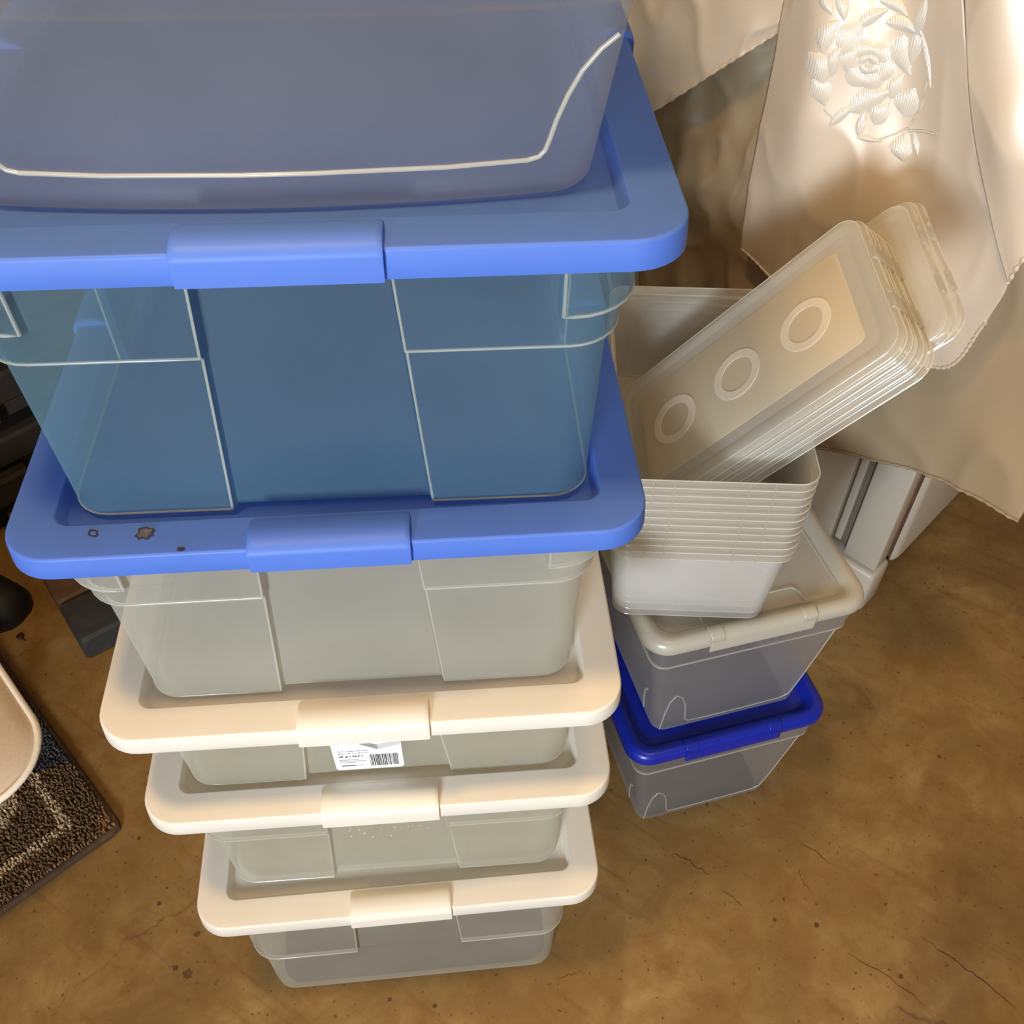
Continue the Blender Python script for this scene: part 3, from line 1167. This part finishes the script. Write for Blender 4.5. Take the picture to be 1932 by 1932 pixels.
# frosted inner field and the three rings
fb = bmesh.new()
loft(fb, [[(x, y, z) for x, y in loop_rect(hx_, hy_, 0.008, 4, 2, 2)] for hx_, hy_, z in ((HLx - 0.030, HLy - 0.030, -0.0012), (HLx - 0.031, HLy - 0.031, -0.0007))], False, True)
field = mesh_obj('textured_field', fb, M_FIELD, lsrc, 40)
rings_o = []
rsrc = mesh_obj('moulded_ring', ring_mesh(0.0195, 0.0288, -0.0004), M_RING, lsrc, 30)
rsrc.location = (-0.0024, 0, 0)
rings_o.append(rsrc)
for s in (-1, 1):
    r2 = rsrc.copy()
    C.objects.link(r2)
    r2.location = (-0.0024 + s * 0.084, 0, 0)
    rings_o.append(r2)
lsrc.matrix_world = lid_frame(0, 0, 0)
specs = [(0.0005, -0.0006, 0.0078, 0.004), (0.000, 0.0010, 0.0156, -0.004), (0.0015, -0.0010, 0.0234, 0.003), (0.0005, 0.0012, 0.0312, -0.003), (0.0015, -0.0004, 0.0390, 0.002),
         (0.030, 0.034, 0.0475, -0.03), (0.037, 0.040, 0.0555, -0.035)]
for i, (sa, sb, dp, tw) in enumerate(specs):
    o = lsrc.copy()
    C.objects.link(o)
    o.matrix_world = lid_frame(sa, sb, dp, tw)
    o['label'] = ('%s clear lid counted from the ringed one in the leaning lid pile' % ORD[i + 1]) if i < 5 else ('clear lid slid sideways out of the leaning pile, next to the neat ones' if i == 5 else 'clear lid slid furthest out at the back of the leaning pile')
    for ch in (panel, flange, lbead):
        c = ch.copy()
        C.objects.link(c)
        c.parent = o

# ------------------------------------------------------------------ white appliance
FU = Vector((0.75, 0.66, 0)).normalized()
FWd = Vector((-FU.y, FU.x, 0))
FC = Vector((0.745, 0.548, 0))
FRZ = thing('upright_freezer', 'white upright appliance with a door gasket, half hidden under the draped cloths', 'appliance', FC, math.atan2(FU.y, FU.x))
FH = 1.035


def fz(name, x0, x1, y0, y1, z0, z1, mat, bev, par=FRZ):
    b = bmesh.new()
    add_box(b, x0, x1, y0, y1, z0, z1, None, bev)
    return mesh_obj(name, b, mat, par, 50)


fz('cabinet', 0.082, 0.60, -0.002, 0.585, 0.045, FH, M_APPL, 0.014)
fz('gasket', 0.034, 0.082, 0.010, 0.578, 0.07, FH - 0.02, M_GASKET, 0.003)
fz('gasket_lip', 0.060, 0.068, 0.003, 0.582, 0.065, FH - 0.015, M_BRICK_BR, 0.002)
fz('door_post', 0.0, 0.034, 0.0, 0.058, 0.098, FH - 0.01, M_APPL, 0.003)
fz('hinge_channel', 0.018, 0.034, 0.058, 0.088, 0.098, FH - 0.01, M_GASKET, 0.002)
fz('hinge_strip', 0.010, 0.020, 0.072, 0.084, 0.11, FH - 0.01, M_APPL, 0.002)
fz('door_panel', 0.004, 0.034, 0.088, 0.580, 0.098, FH - 0.01, M_APPL, 0.003)
fz('plinth', -0.006, 0.050, -0.004, 0.585, 0.0, 0.092, M_APPL, 0.008)


# ------------------------------------------------------------------ draped cloths
def cr(p0, p1, p2, p3, t):
    return 0.5 * ((2 * p1) + (-p0 + p2) * t + (2 * p0 - 5 * p1 + 4 * p2 - p3) * t * t + (-p0 + 3 * p1 - 3 * p2 + p3) * t ** 3)


def interp(lst, t):
    n = len(lst) - 1
    x = min(max(t, 0), 1) * n
    i = min(int(x), n - 1)
    g = lambda k: lst[min(max(k, 0), n)]
    a = lst[0] * 2 - lst[1] if i == 0 else g(i - 1)
    d = lst[n] * 2 - lst[n - 1] if i + 2 > n else g(i + 2)
    return cr(a, g(i), g(i + 1), d, x - i)


def on_side(px, py, off):
    """point on a plane parallel to the appliance's door, off metres in front of it"""
    return at_plane(px, py, FC - FU * off, -FU)


def cloth(name, label, ctrl, nu, nv, mat, wr=0.004, wscale=9.0, seed=0, hem=True, over_top=True):
    """ctrl: rows (top to bottom) of (px, py, offset in front of the door)"""
    rows = [[on_side(*c) for c in r] for r in ctrl]
    grid = []
    for j in range(nv + 1):
        t = j / nv
        cols = [interp([r[k] for r in rows], t) for k in range(len(rows[0]))]
        grid.append([interp(cols, i / nu) for i in range(nu + 1)])
    # gentle wrinkles along the outward direction
    for j in range(nv + 1):
        for i in range(nu + 1):
            p = grid[j][i]
            q = Vector((p.x * wscale + seed, p.y * wscale, p.z * wscale * 0.55))
            n1 = mnoise.noise(q) + 0.5 * mnoise.noise(q * 2.3)
            rid = 1 - abs(mnoise.noise(q * 1.3 + Vector((5, 3, seed))))
            grid[j][i] = p - FU * (wr * (n1 + 0.8 * (rid ** 4)))
    if over_top:
        top = grid[0]
        zt = FH + 0.012
        ext1 = [Vector((p.x, p.y, zt - 0.01)) - FU * 0.004 for p in top]
        ext2 = [Vector((p.x, p.y, zt + 0.004)) + FU * 0.015 for p in ext1]
        ext3 = [Vector((p.x, p.y, zt + 0.004)) + FU * 0.25 for p in ext2]
        grid = [ext3, ext2, ext1] + grid
    bm = bmesh.new()
    vg = [[bm.verts.new(p) for p in r] for r in grid]
    for A, B in zip(vg, vg[1:]):
        for k in range(len(A) - 1):
            bm.faces.new((A[k], B[k], B[k + 1], A[k + 1]))
    base = (grid[-1][0] + grid[-1][-1]) / 2
    t = thing(name, label, 'cloth', (0, 0, 0))
    o = mesh_obj('fabric', bm, mat, t, 180)
    solidify(o, 0.0012, 0)
    if hem:
        b = bmesh.new()
        edge = grid[-1]
        add_tube(b, [p + Vector((0, 0, 0.0015)) - FU * 0.0012 for p in edge], lambda s: 0.0021 + 0.0009 * math.sin(s * 260) , 6)
        mesh_obj('hem', b, mat, t, 60)
    return t, o, grid


# back layer, in shade behind the others
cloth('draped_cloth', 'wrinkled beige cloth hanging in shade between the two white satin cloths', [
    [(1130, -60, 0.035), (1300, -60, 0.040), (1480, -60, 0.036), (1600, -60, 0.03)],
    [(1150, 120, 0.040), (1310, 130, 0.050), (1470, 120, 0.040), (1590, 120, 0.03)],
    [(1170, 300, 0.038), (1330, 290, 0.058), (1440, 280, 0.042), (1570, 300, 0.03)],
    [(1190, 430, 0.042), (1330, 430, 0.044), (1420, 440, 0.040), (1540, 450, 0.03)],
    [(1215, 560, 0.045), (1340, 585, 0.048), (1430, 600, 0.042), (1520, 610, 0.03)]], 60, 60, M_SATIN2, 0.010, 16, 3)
# lower big cloth
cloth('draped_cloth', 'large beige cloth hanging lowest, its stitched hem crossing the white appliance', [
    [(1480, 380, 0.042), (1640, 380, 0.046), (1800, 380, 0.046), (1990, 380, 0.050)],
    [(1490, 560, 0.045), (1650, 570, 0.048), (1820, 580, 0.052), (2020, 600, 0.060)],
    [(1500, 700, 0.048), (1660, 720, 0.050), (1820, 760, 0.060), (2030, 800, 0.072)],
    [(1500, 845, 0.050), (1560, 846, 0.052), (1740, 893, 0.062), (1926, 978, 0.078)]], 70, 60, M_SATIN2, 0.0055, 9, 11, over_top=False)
# right satin cloth
cloth('draped_cloth', 'white satin cloth hanging furthest along the appliance, beside the embroidered one', [
    [(1818, -60, 0.142), (1880, -60, 0.150), (1960, -60, 0.140), (2060, -60, 0.12)],
    [(1828, 120, 0.142), (1890, 120, 0.152), (1970, 120, 0.142), (2060, 120, 0.12)],
    [(1838, 260, 0.144), (1900, 270, 0.158), (1980, 280, 0.146), (2060, 280, 0.12)],
    [(1866, 400, 0.142), (1920, 410, 0.150), (2000, 400, 0.140), (2070, 390, 0.12)],
    [(1902, 535, 0.140), (1932, 490, 0.146), (2010, 420, 0.136), (2080, 390, 0.12)]], 50, 60, M_SATIN, 0.004, 10, 21)
# upper left satin cloth with a slanting hem
cloth('draped_cloth', 'white satin cloth with a slanting stitched hem, hanging beside the blue lid', [
    [(1080, -70, 0.100), (1230, -70, 0.118), (1380, -70, 0.112), (1495, -70, 0.10)],
    [(1085, 40, 0.098), (1235, 25, 0.114), (1380, 5, 0.112), (1490, -20, 0.098)],
    [(1090, 150, 0.096), (1235, 120, 0.112), (1375, 75, 0.108), (1480, 20, 0.096)],
    [(1100, 290, 0.094), (1240, 207, 0.108), (1360, 130, 0.104), (1472, 60, 0.094)]], 60, 40, M_SATIN, 0.006, 13, 31)
# embroidered satin cloth
ET, EO, EG = cloth('draped_cloth', 'white satin cloth with a raised rose embroidery, hanging over the appliance', [
    [(1490, -60, 0.098), (1550, -60, 0.130), (1640, -60, 0.112), (1720, -60, 0.100), (1815, -60, 0.118)],
    [(1468, 70, 0.098), (1540, 70, 0.134), (1640, 70, 0.116), (1730, 70, 0.100), (1826, 70, 0.120)],
    [(1436, 240, 0.096), (1510, 240, 0.136), (1640, 240, 0.116), (1740, 240, 0.100), (1838, 250, 0.122)],
    [(1412, 370, 0.092), (1500, 375, 0.124), (1640, 370, 0.122), (1760, 380, 0.106), (1872, 400, 0.122)],
    [(1398, 460, 0.090), (1505, 500, 0.106), (1640, 540, 0.116), (1780, 540, 0.110), (1905, 520, 0.122)],
    [(1400, 470, 0.088), (1500, 560, 0.100), (1630, 640, 0.104), (1780, 694, 0.104), (1860, 610, 0.112)]], 90, 90, M_SATIN, 0.0035, 11, 41)

# embroidery laid on the satin
dg = bpy.context.evaluated_depsgraph_get()
bvh = BVHTree.FromPolygons([v.co[:] for v in EO.data.vertices], [p.vertices[:] for p in EO.data.polygons])


def on_cloth(px, py, lift):
    h, n, _, _ = bvh.ray_cast(CAM, ray(px, py))
    if h is None:
        h, n = on_side(px, py, 0.12), -FU
    if n.dot(FU) > 0:
        n = -n
    return h + n * (lift + 0.0009)


def petal(name, cx, cy, ang, ln, wd, bend=0.0, lift=0.0016, tip=0.25):
    """padded satin-stitch petal: outline around a bent axis"""
    b = bmesh.new()
    nu, nv = 9, 5
    ca, sa = math.cos(ang), math.sin(ang)
    grid = []
    for i in range(nu):
        s = i / (nu - 1)
        half = wd * (math.sin(math.pi * (s ** 0.8) * (1 - tip * 0.25) + 0.12)) * 0.5
        half = max(half, wd * 0.05)
        row = []
        for j in range(nv):
            t = j / (nv - 1) * 2 - 1
            lx = (s - 0.5) * ln
            ly = t * half + bend * (s - 0.5) ** 2 * 4 * wd
            X, Y = cx + ca * lx - sa * ly, cy + sa * lx + ca * ly
            row.append(b.verts.new(on_cloth(X, Y, lift * (1 - t * t) * (0.35 + 0.65 * math.sin(math.pi * s)))))
        grid.append(row)
    for A, B in zip(grid, grid[1:]):
        for j in range(nv - 1):
            b.faces.new((A[j], A[j + 1], B[j + 1], B[j]))
    return mesh_obj(name, b, M_EMB, EO, 80)


R_ = math.radians
# central rose: rings of petals
for k in range(6):
    a = R_(20 + 60 * k)
    petal('embroidered_petal', 1638 + 34 * math.cos(a), 122 + 30 * math.sin(a), a + R_(90), 66, 40, 0.35, 0.0022)
for k in range(4):
    a = R_(50 + 90 * k)
    petal('embroidered_petal', 1640 + 14 * math.cos(a), 120 + 13 * math.sin(a), a + R_(90), 38, 24, 0.4, 0.0026)
petal('embroidered_petal', 1636, 122, R_(-35), 16, 10, 0, 0.0028)
# leaves and buds around it
for (x, y, a, l, wd, bd) in ((1560, 62, -60, 52, 26, 0.2), (1602, 66, -55, 62, 34, 0.2), (1548, 128, 70, 58, 34, 0.2), (1572, 112, -70, 50, 18, 0.3),
                             (1702, 104, 80, 62, 30, -0.2), (1724, 92, 100, 50, 22, 0), (1690, 160, -60, 44, 20, 0.1), (1640, 186, -25, 72, 30, 0.1),
                             (1550, 172, 65, 44, 30, 0.1), (1660, 212, -55, 38, 26, 0.1), (1645, 30, -30, 56, 18, 0.2), (1704, 44, 20, 52, 20, 0.3),
                             (1690, 8, 30, 50, 18, 0.3), (1590, 12, 80, 44, 18, 0.1), (1560, 8, 60, 36, 16, 0), (1738, 28, -75, 66, 16, 0.1),
                             (1750, 110, 80, 90, 8, 0.2), (1588, 215, -40, 50, 14, 0.1), (1625, 232, -75, 44, 14, 0.1), (1712, 190, -70, 46, 34, 0.1),
                             (1700, 275, -80, 44, 30, 0.2), (1640, 262, 10, 40, 8, 0), (1728, 272, 80, 40, 10, 0)):
    petal('embroidered_leaf', x, y, R_(a), l * 1.25, wd * 1.45, bd, 0.0026)
for pts in (((1555, 205), (1575, 225), (1610, 205), (1622, 190)), ((1655, 264), (1690, 252), (1715, 240), (1740, 200), (1752, 150)), ((1715, 245), (1745, 246), (1768, 252))):
    b = bmesh.new()
    add_tube(b, [on_cloth(x, y, 0.0006) for x, y in pts], 0.0009, 6)
    mesh_obj('embroidered_stem', b, M_EMB, EO, 60)

# ------------------------------------------------------------------ rug with pile
RC = at_z(231, 1565, 0)
d1 = (at_z(62, 1330, 0) - RC).normalized()
d2 = (at_z(0, 1738, 0) - RC).normalized()
d2 = (d2 - d1 * d2.dot(d1)).normalized()
RUG = thing('area_rug', 'brown pile rug with tan outline squares on the floor', 'rug', RC)
RL1, RL2 = 0.45, 0.62


def rug_col(a, b):
    """colour by place on the rug: a along d1, b along d2 (metres from the corner)"""
    brown, tan, grey = (0.27, 0.150, 0.072), (0.80, 0.60, 0.37), (0.10, 0.095, 0.098)
    j = mnoise.noise(Vector((a * 90, b * 90, 0))) * 0.003
    A, B = a + j, b + j * 0.8
    w = 0.012
    # outlined square near the corner, a second outline further in, grey corner field
    if 0.042 < A < 0.160 and 0.048 < B < 0.048 + w:
        return tan
    if 0.048 < B < 0.42 and 0.042 < A < 0.042 + w:
        return tan
    if math.hypot((A - 0.150) * 0.9, B - 0.125) < 0.042 and A > 0.098:
        return tan
    if A > 0.155 + 0.35 * (B - 0.05):
        return grey
    return brown


bm = bmesh.new()
MR = Matrix(((d1.x, d2.x, 0, 0), (d1.y, d2.y, 0, 0), (0, 0, 1, 0), (0, 0, 0, 1)))
add_box(bm, 0, RL1, 0, RL2, 0.0, 0.007, MR, 0.002)
M_RUGB = simple('rug_backing', lin(84, 64, 48), 0.95, 80, 0.2, 0.4)
mesh_obj('backing', bm, M_RUGB, RUG, 40)
bm = bmesh.new()
add_tube(bm, [MR @ Vector(p) for p in ((0.002, RL2 - 0.01, 0.007), (0.002, 0.012, 0.007), (0.005, 0.005, 0.007), (0.012, 0.002, 0.007), (RL1 - 0.01, 0.002, 0.007))], 0.0055, 8)
mesh_obj('bound_edge', bm, M_RUGB, RUG, 60)
m, nt, out = new_mat('rug_pile')
bs = N(nt, 'ShaderNodeBsdfPrincipled')
at = N(nt, 'ShaderNodeVertexColor')
at.layer_name = 'pile'
nt.links.new(at.outputs['Color'], bs.inputs['Base Color'])
bs.inputs['Roughness'].default_value = 0.95
nt.links.new(bs.outputs[0], out.inputs[0])
verts, faces, cols = [], [], []
rg = random.Random(5)
a = 0.006
while a < RL1 - 0.004:
    b = 0.006
    while b < RL2 - 0.004:
        pa, pb = a + rg.uniform(-0.0012, 0.0012), b + rg.uniform(-0.0012, 0.0012)
        c3 = rug_col(pa, pb)
        q = rg.uniform(0.6, 1.3)
        h = 0.0075 + rg.uniform(0.003, 0.0065)
        P = MR @ Vector((pa, pb, 0.006))
        tip = Vector((P.x + rg.uniform(-0.0018, 0.0018), P.y + rg.uniform(-0.0018, 0.0018), h + 0.004))
        s = 0.0021
        an0 = rg.uniform(0, 2)
        i0 = len(verts)
        for k in range(3):
            verts.append((P.x + s * math.cos(an0 + k * 2.094), P.y + s * math.sin(an0 + k * 2.094), P.z))
        for k in range(3):
            verts.append((tip.x + s * 0.7 * math.cos(an0 + k * 2.094), tip.y + s * 0.7 * math.sin(an0 + k * 2.094), tip.z))
        for k in range(3):
            faces.append((i0 + k, i0 + (k + 1) % 3, i0 + 3 + (k + 1) % 3, i0 + 3 + k))
        faces.append((i0 + 3, i0 + 4, i0 + 5))
        cols += [(c3[0] * q, c3[1] * q, c3[2] * q, 1)] * 6
        b += 0.0036
    a += 0.0036
me = bpy.data.meshes.new('pile')
me.from_pydata(verts, [], faces)
ca = me.color_attributes.new('pile', 'FLOAT_COLOR', 'POINT')
for i, c4 in enumerate(cols):
    ca.data[i].color = c4
me.materials.append(m)
pile = bpy.data.objects.new('pile', me)
C.objects.link(pile)
pile.parent = RUG
pile['kind'] = 'stuff'

# ------------------------------------------------------------------ padded stool at the left edge
SZ_ = 0.30
pS = at_z(72, 1375, SZ_)
sd = (at_z(0, 1228, SZ_) - at_z(55, 1310, SZ_)).normalized()
se = Vector((-sd.y, sd.x, 0))
if se.x > 0:
    se = -se
SL, SW_ = 0.42, 0.36
STc = pS + sd * (SL / 2 - 0.055) + se * (SW_ / 2)
STOOL = thing('padded_stool', 'stool with beige padded seat and white piping above the rug', 'stool', (STc.x, STc.y, 0.0), math.atan2(sd.y, sd.x))
bm = bmesh.new()
rings = []
for off, z in ((0.012, -0.016), (0.004, -0.010), (0.0, -0.004), (0.006, 0.002), (0.022, 0.008), (0.06, 0.011), (0.10, 0.012)):
    rings.append([(x, y, SZ_ + z) for x, y in loop_rect(SL / 2 - off, SW_ / 2 - off, max(0.075 - off * 0.6, 0.02), 8, 3, 3)])
loft(bm, rings, True, True)
mesh_obj('seat', bm, M_SEAT, STOOL, 50)
bm = bmesh.new()
add_tube(bm, [(x, y, SZ_ - 0.002) for x, y in loop_rect(SL / 2 + 0.001, SW_ / 2 + 0.001, 0.076, 10, 3, 3)], 0.0042, 8, True)
mesh_obj('piping', bm, M_PIPING, STOOL, 60)
for sx_ in (-1, 1):
    for sy_ in (-1, 1):
        bm = bmesh.new()
        add_tube(bm, [(sx_ * (SL / 2 - 0.16), sy_ * (SW_ / 2 - 0.15), SZ_ - 0.014), (sx_ * (SL / 2 - 0.155), sy_ * (SW_ / 2 - 0.145), 0.0178)], lambda s: 0.018 - 0.006 * s, 10)
        mesh_obj('leg', bm, M_WOOD, STOOL, 60)

# ------------------------------------------------------------------ black shoe
SH = at_z(50, 1165, 0)
SHOE = thing('black_shoe', 'black rounded shoe toe on the floor near the dark brickwork', 'shoe', SH)
dirS = Vector((-0.92, 0.38, 0)).normalized()
nS = Vector((-dirS.y, dirS.x, 0))


def shoe_ring(s, zlo, prof, grow=0.0):
    return None


bm = bmesh.new()
secs = [(0.0, 0.012, 0.010), (0.006, 0.026, 0.026), (0.02, 0.038, 0.040), (0.05, 0.046, 0.054), (0.09, 0.047, 0.066), (0.13, 0.043, 0.085), (0.18, 0.038, 0.10), (0.24, 0.037, 0.105), (0.28, 0.030, 0.10), (0.29, 0.016, 0.085)]
rings = []
for s, hw, hh in secs:
    ring = []
    for k in range(14):
        a = 2 * math.pi * k / 14
        zz = 0.012 + (hh) * max(0.0, math.sin(a)) ** 0.8 if math.sin(a) > 0 else 0.012
        p = dirS * s + nS * (hw * math.cos(a)) + Vector((0, 0, zz))
        ring.append(p)
    rings.append(ring)
loft(bm, rings, True, True)
up_ = mesh_obj('upper', bm, M_BLACK, SHOE, 180)
up_.modifiers.new('smooth', 'SUBSURF').levels = 2
up_.modifiers['smooth'].render_levels = 2
bm = bmesh.new()
outl = [(dirS * s + nS * hw * 1.06) for s, hw, _ in secs] + [(dirS * s - nS * hw * 1.06) for s, hw, _ in secs[::-1]]
va = [bm.verts.new((p.x, p.y, 0.0)) for p in outl]
vb = [bm.verts.new((p.x, p.y, 0.014)) for p in outl]
bm.faces.new(va[::-1])
bm.faces.new(vb)
for k in range(len(va)):
    bm.faces.new((va[k], va[(k + 1) % len(va)], vb[(k + 1) % len(va)], vb[k]))
mesh_obj('sole', bm, M_BLACK, SHOE, 40)


# ------------------------------------------------------------------ brick kerb and fireplace at the back left
def rough_brick(L, W, H, seed):
    rng = random.Random(seed)
    b = bmesh.new()
    bmesh.ops.create_cube(b, size=1)
    for v in b.verts:
        v.co = Vector((v.co.x * L, v.co.y * W, v.co.z * H + H / 2))
    bmesh.ops.bevel(b, geom=b.edges[:], offset=0.005, segments=1, affect='EDGES')
    for v in b.verts:
        v.co += Vector([rng.uniform(-0.002, 0.002) for _ in range(3)])
    return b


MRM = Matrix(((E1.x, E2.x, 0, 0), (E1.y, E2.y, 0, 0), (0, 0, 1, 0), (0, 0, 0, 1)))
k0 = at_z(190, 1252, 0)
kerb_dir = (at_z(92, 1100, 0) - at_z(172, 1244, 0)).normalized()
kang = math.atan2(kerb_dir.y, kerb_dir.x)
kp = Vector((kerb_dir.y, -kerb_dir.x, 0))
if kp.x < 0:
    kp = -kp
bm = bmesh.new()
MK = Matrix.Translation(at_z(166, 1248, 0)) @ Matrix(((kerb_dir.x, kp.x, 0, 0), (kerb_dir.y, kp.y, 0, 0), (0, 0, 1, 0), (0, 0, 0, 1)))
add_box(bm, 0.015, 0.80, 0.008, 0.100, 0, 0.034, MK)
kerb = struct(mesh_obj('trim_1', bm, M_MORTAR, None, 30))
kb = {}
for nm, mt in (('d', M_BRICK_DK), ('b', M_BRICK_BR)):
    kb[nm] = mesh_obj('brick', rough_brick(0.094, 0.105, 0.045, 3 if nm == 'd' else 8), mt, kerb, 30)
seq = 'dbdbbdbd'
for i, s in enumerate(seq):
    if i < 2:
        o = kb[s]
    else:
        o = kb[s].copy()
        C.objects.link(o)
    o.matrix_world = MK @ Matrix.Translation((0.05 + i * 0.100, 0.053, 0)) @ Matrix.Rotation(random.uniform(-0.03, 0.03), 4, 'Z')

# soot-dark fireplace brickwork
fp0 = at_z(30, 985, 0)
fa = fp0.dot(E1)
fb_ = fp0.dot(E2)
bm = bmesh.new()
add_box(bm, fa - 1.0, fa + 0.16, fb_ + 0.03, fb_ + 0.45, 0, 0.95, MRM)
fire = struct(mesh_obj('trim_2', bm, M_MORTAR, None, 30))
fsrc = mesh_obj('brick', rough_brick(0.19, 0.10, 0.056, 21), M_BRICK_SOOT, fire, 30)
first = True
for row in range(14):
    stepo = 0.035 if row % 3 == 1 else (0.012 if row % 3 == 2 else 0.0)
    for col in range(6):
        xa = fa + 0.06 - col * 0.20 + (0.10 if row % 2 else 0)
        if xa > fa + 0.13:
            continue
        if first:
            o = fsrc
            first = False
        else:
            o = fsrc.copy()
            C.objects.link(o)
        o.matrix_world = MRM @ Matrix.Translation((xa + random.uniform(-0.004, 0.004), fb_ + 0.045 - stepo + random.uniform(-0.004, 0.004), row * 0.066 + 0.002)) @ Matrix.Rotation(random.uniform(-0.02, 0.02), 4, 'Z')

# ------------------------------------------------------------------ marks on the concrete
M_SPOT = simple('oil_spot', lin(84, 60, 34), 0.6, 90, 0.25, 0.1)
M_CRACK = simple('floor_crack', lin(74, 50, 26), 0.8, 90, 0.3, 0.1)
for k_, (px, py, rr_) in enumerate(((354, 1838, 0.0060), (332, 1827, 0.0034), (262, 1582, 0.0028), (300, 1705, 0.0030), (372, 1762, 0.0040), (820, 1898, 0.003), (735, 1886, 0.0025), (1540, 1745, 0.0035), (1462, 1736, 0.0028), (1700, 1842, 0.0034), (1772, 1428, 0.0030))):
    q_ = at_z(px, py, 0)
    blot('stain', q_.x, q_.y, rr_, rr_ * 0.9, M_SPOT, 40 + k_, FLOOR, 0.0004)


def crack(pts, wd, seed):
    rng = random.Random(seed)
    P = []
    for (x0, y0), (x1, y1) in zip(pts, pts[1:]):
        for i_ in range(6):
            t_ = i_ / 6
            P.append(at_z(x0 + (x1 - x0) * t_ + rng.uniform(-2.5, 2.5), y0 + (y1 - y0) * t_ + rng.uniform(-2.5, 2.5), 0.0004))
    b_ = bmesh.new()
    L_, R2_ = [], []
    for i_, p_ in enumerate(P):
        d_ = (P[min(i_ + 1, len(P) - 1)] - P[max(i_ - 1, 0)]).normalized()
        n_ = Vector((-d_.y, d_.x, 0))
        w_ = 0.6 * wd * rng.uniform(0.3, 1.0) * (0.25 + math.sin(math.pi * (i_ + 0.5) / len(P)))
        L_.append(b_.verts.new(p_ + n_ * w_))
        R2_.append(b_.verts.new(p_ - n_ * w_))
    for i_ in range(len(P) - 1):
        b_.faces.new((L_[i_], R2_[i_], R2_[i_ + 1], L_[i_ + 1]))
    return mesh_obj('crack', b_, M_CRACK, FLOOR, None)


crack([(1270, 1610), (1300, 1625), (1348, 1658)], 0.0016, 1)
crack([(1362, 1680), (1385, 1695), (1404, 1714)], 0.0011, 2)
crack([(1740, 1768), (1800, 1812), (1850, 1848), (1932, 1912)], 0.0014, 3)
crack([(1600, 1800), (1680, 1845), (1762, 1910)], 0.0009, 4)
crack([(1500, 1582), (1545, 1612), (1580, 1640)], 0.0008, 5)
crack([(1508, 1640), (1513, 1660), (1530, 1685)], 0.0008, 6)
crack([(1048, 1850), (1080, 1838), (1102, 1830)], 0.0008, 7)

# ------------------------------------------------------------------ dry leaf scrap
lp = at_z(40, 1203, 0)
b = bmesh.new()
pts = [(-0.006, 0.006, 0.001), (0.0, 0.008, 0.004), (0.004, 0.005, 0.003), (0.005, -0.002, 0.001), (0.011, -0.008, 0.002), (0.002, -0.005, 0.003), (-0.005, -0.003, 0.001), (-0.008, 0.001, 0.002)]
cv = b.verts.new((0, 0, 0.005))
pv = [b.verts.new(p) for p in pts]
for k in range(len(pv)):
    b.faces.new((cv, pv[k], pv[(k + 1) % len(pv)]))
lf = mesh_obj('dry_leaf', b, M_LEAF, None, 30)
lf.location = lp + Vector((0, 0, 0.0005))
solidify(lf, 0.0006)
tag(lf, 'small dark reddish dry leaf scrap lying on the concrete', 'leaf')

bpy.context.view_layer.update()
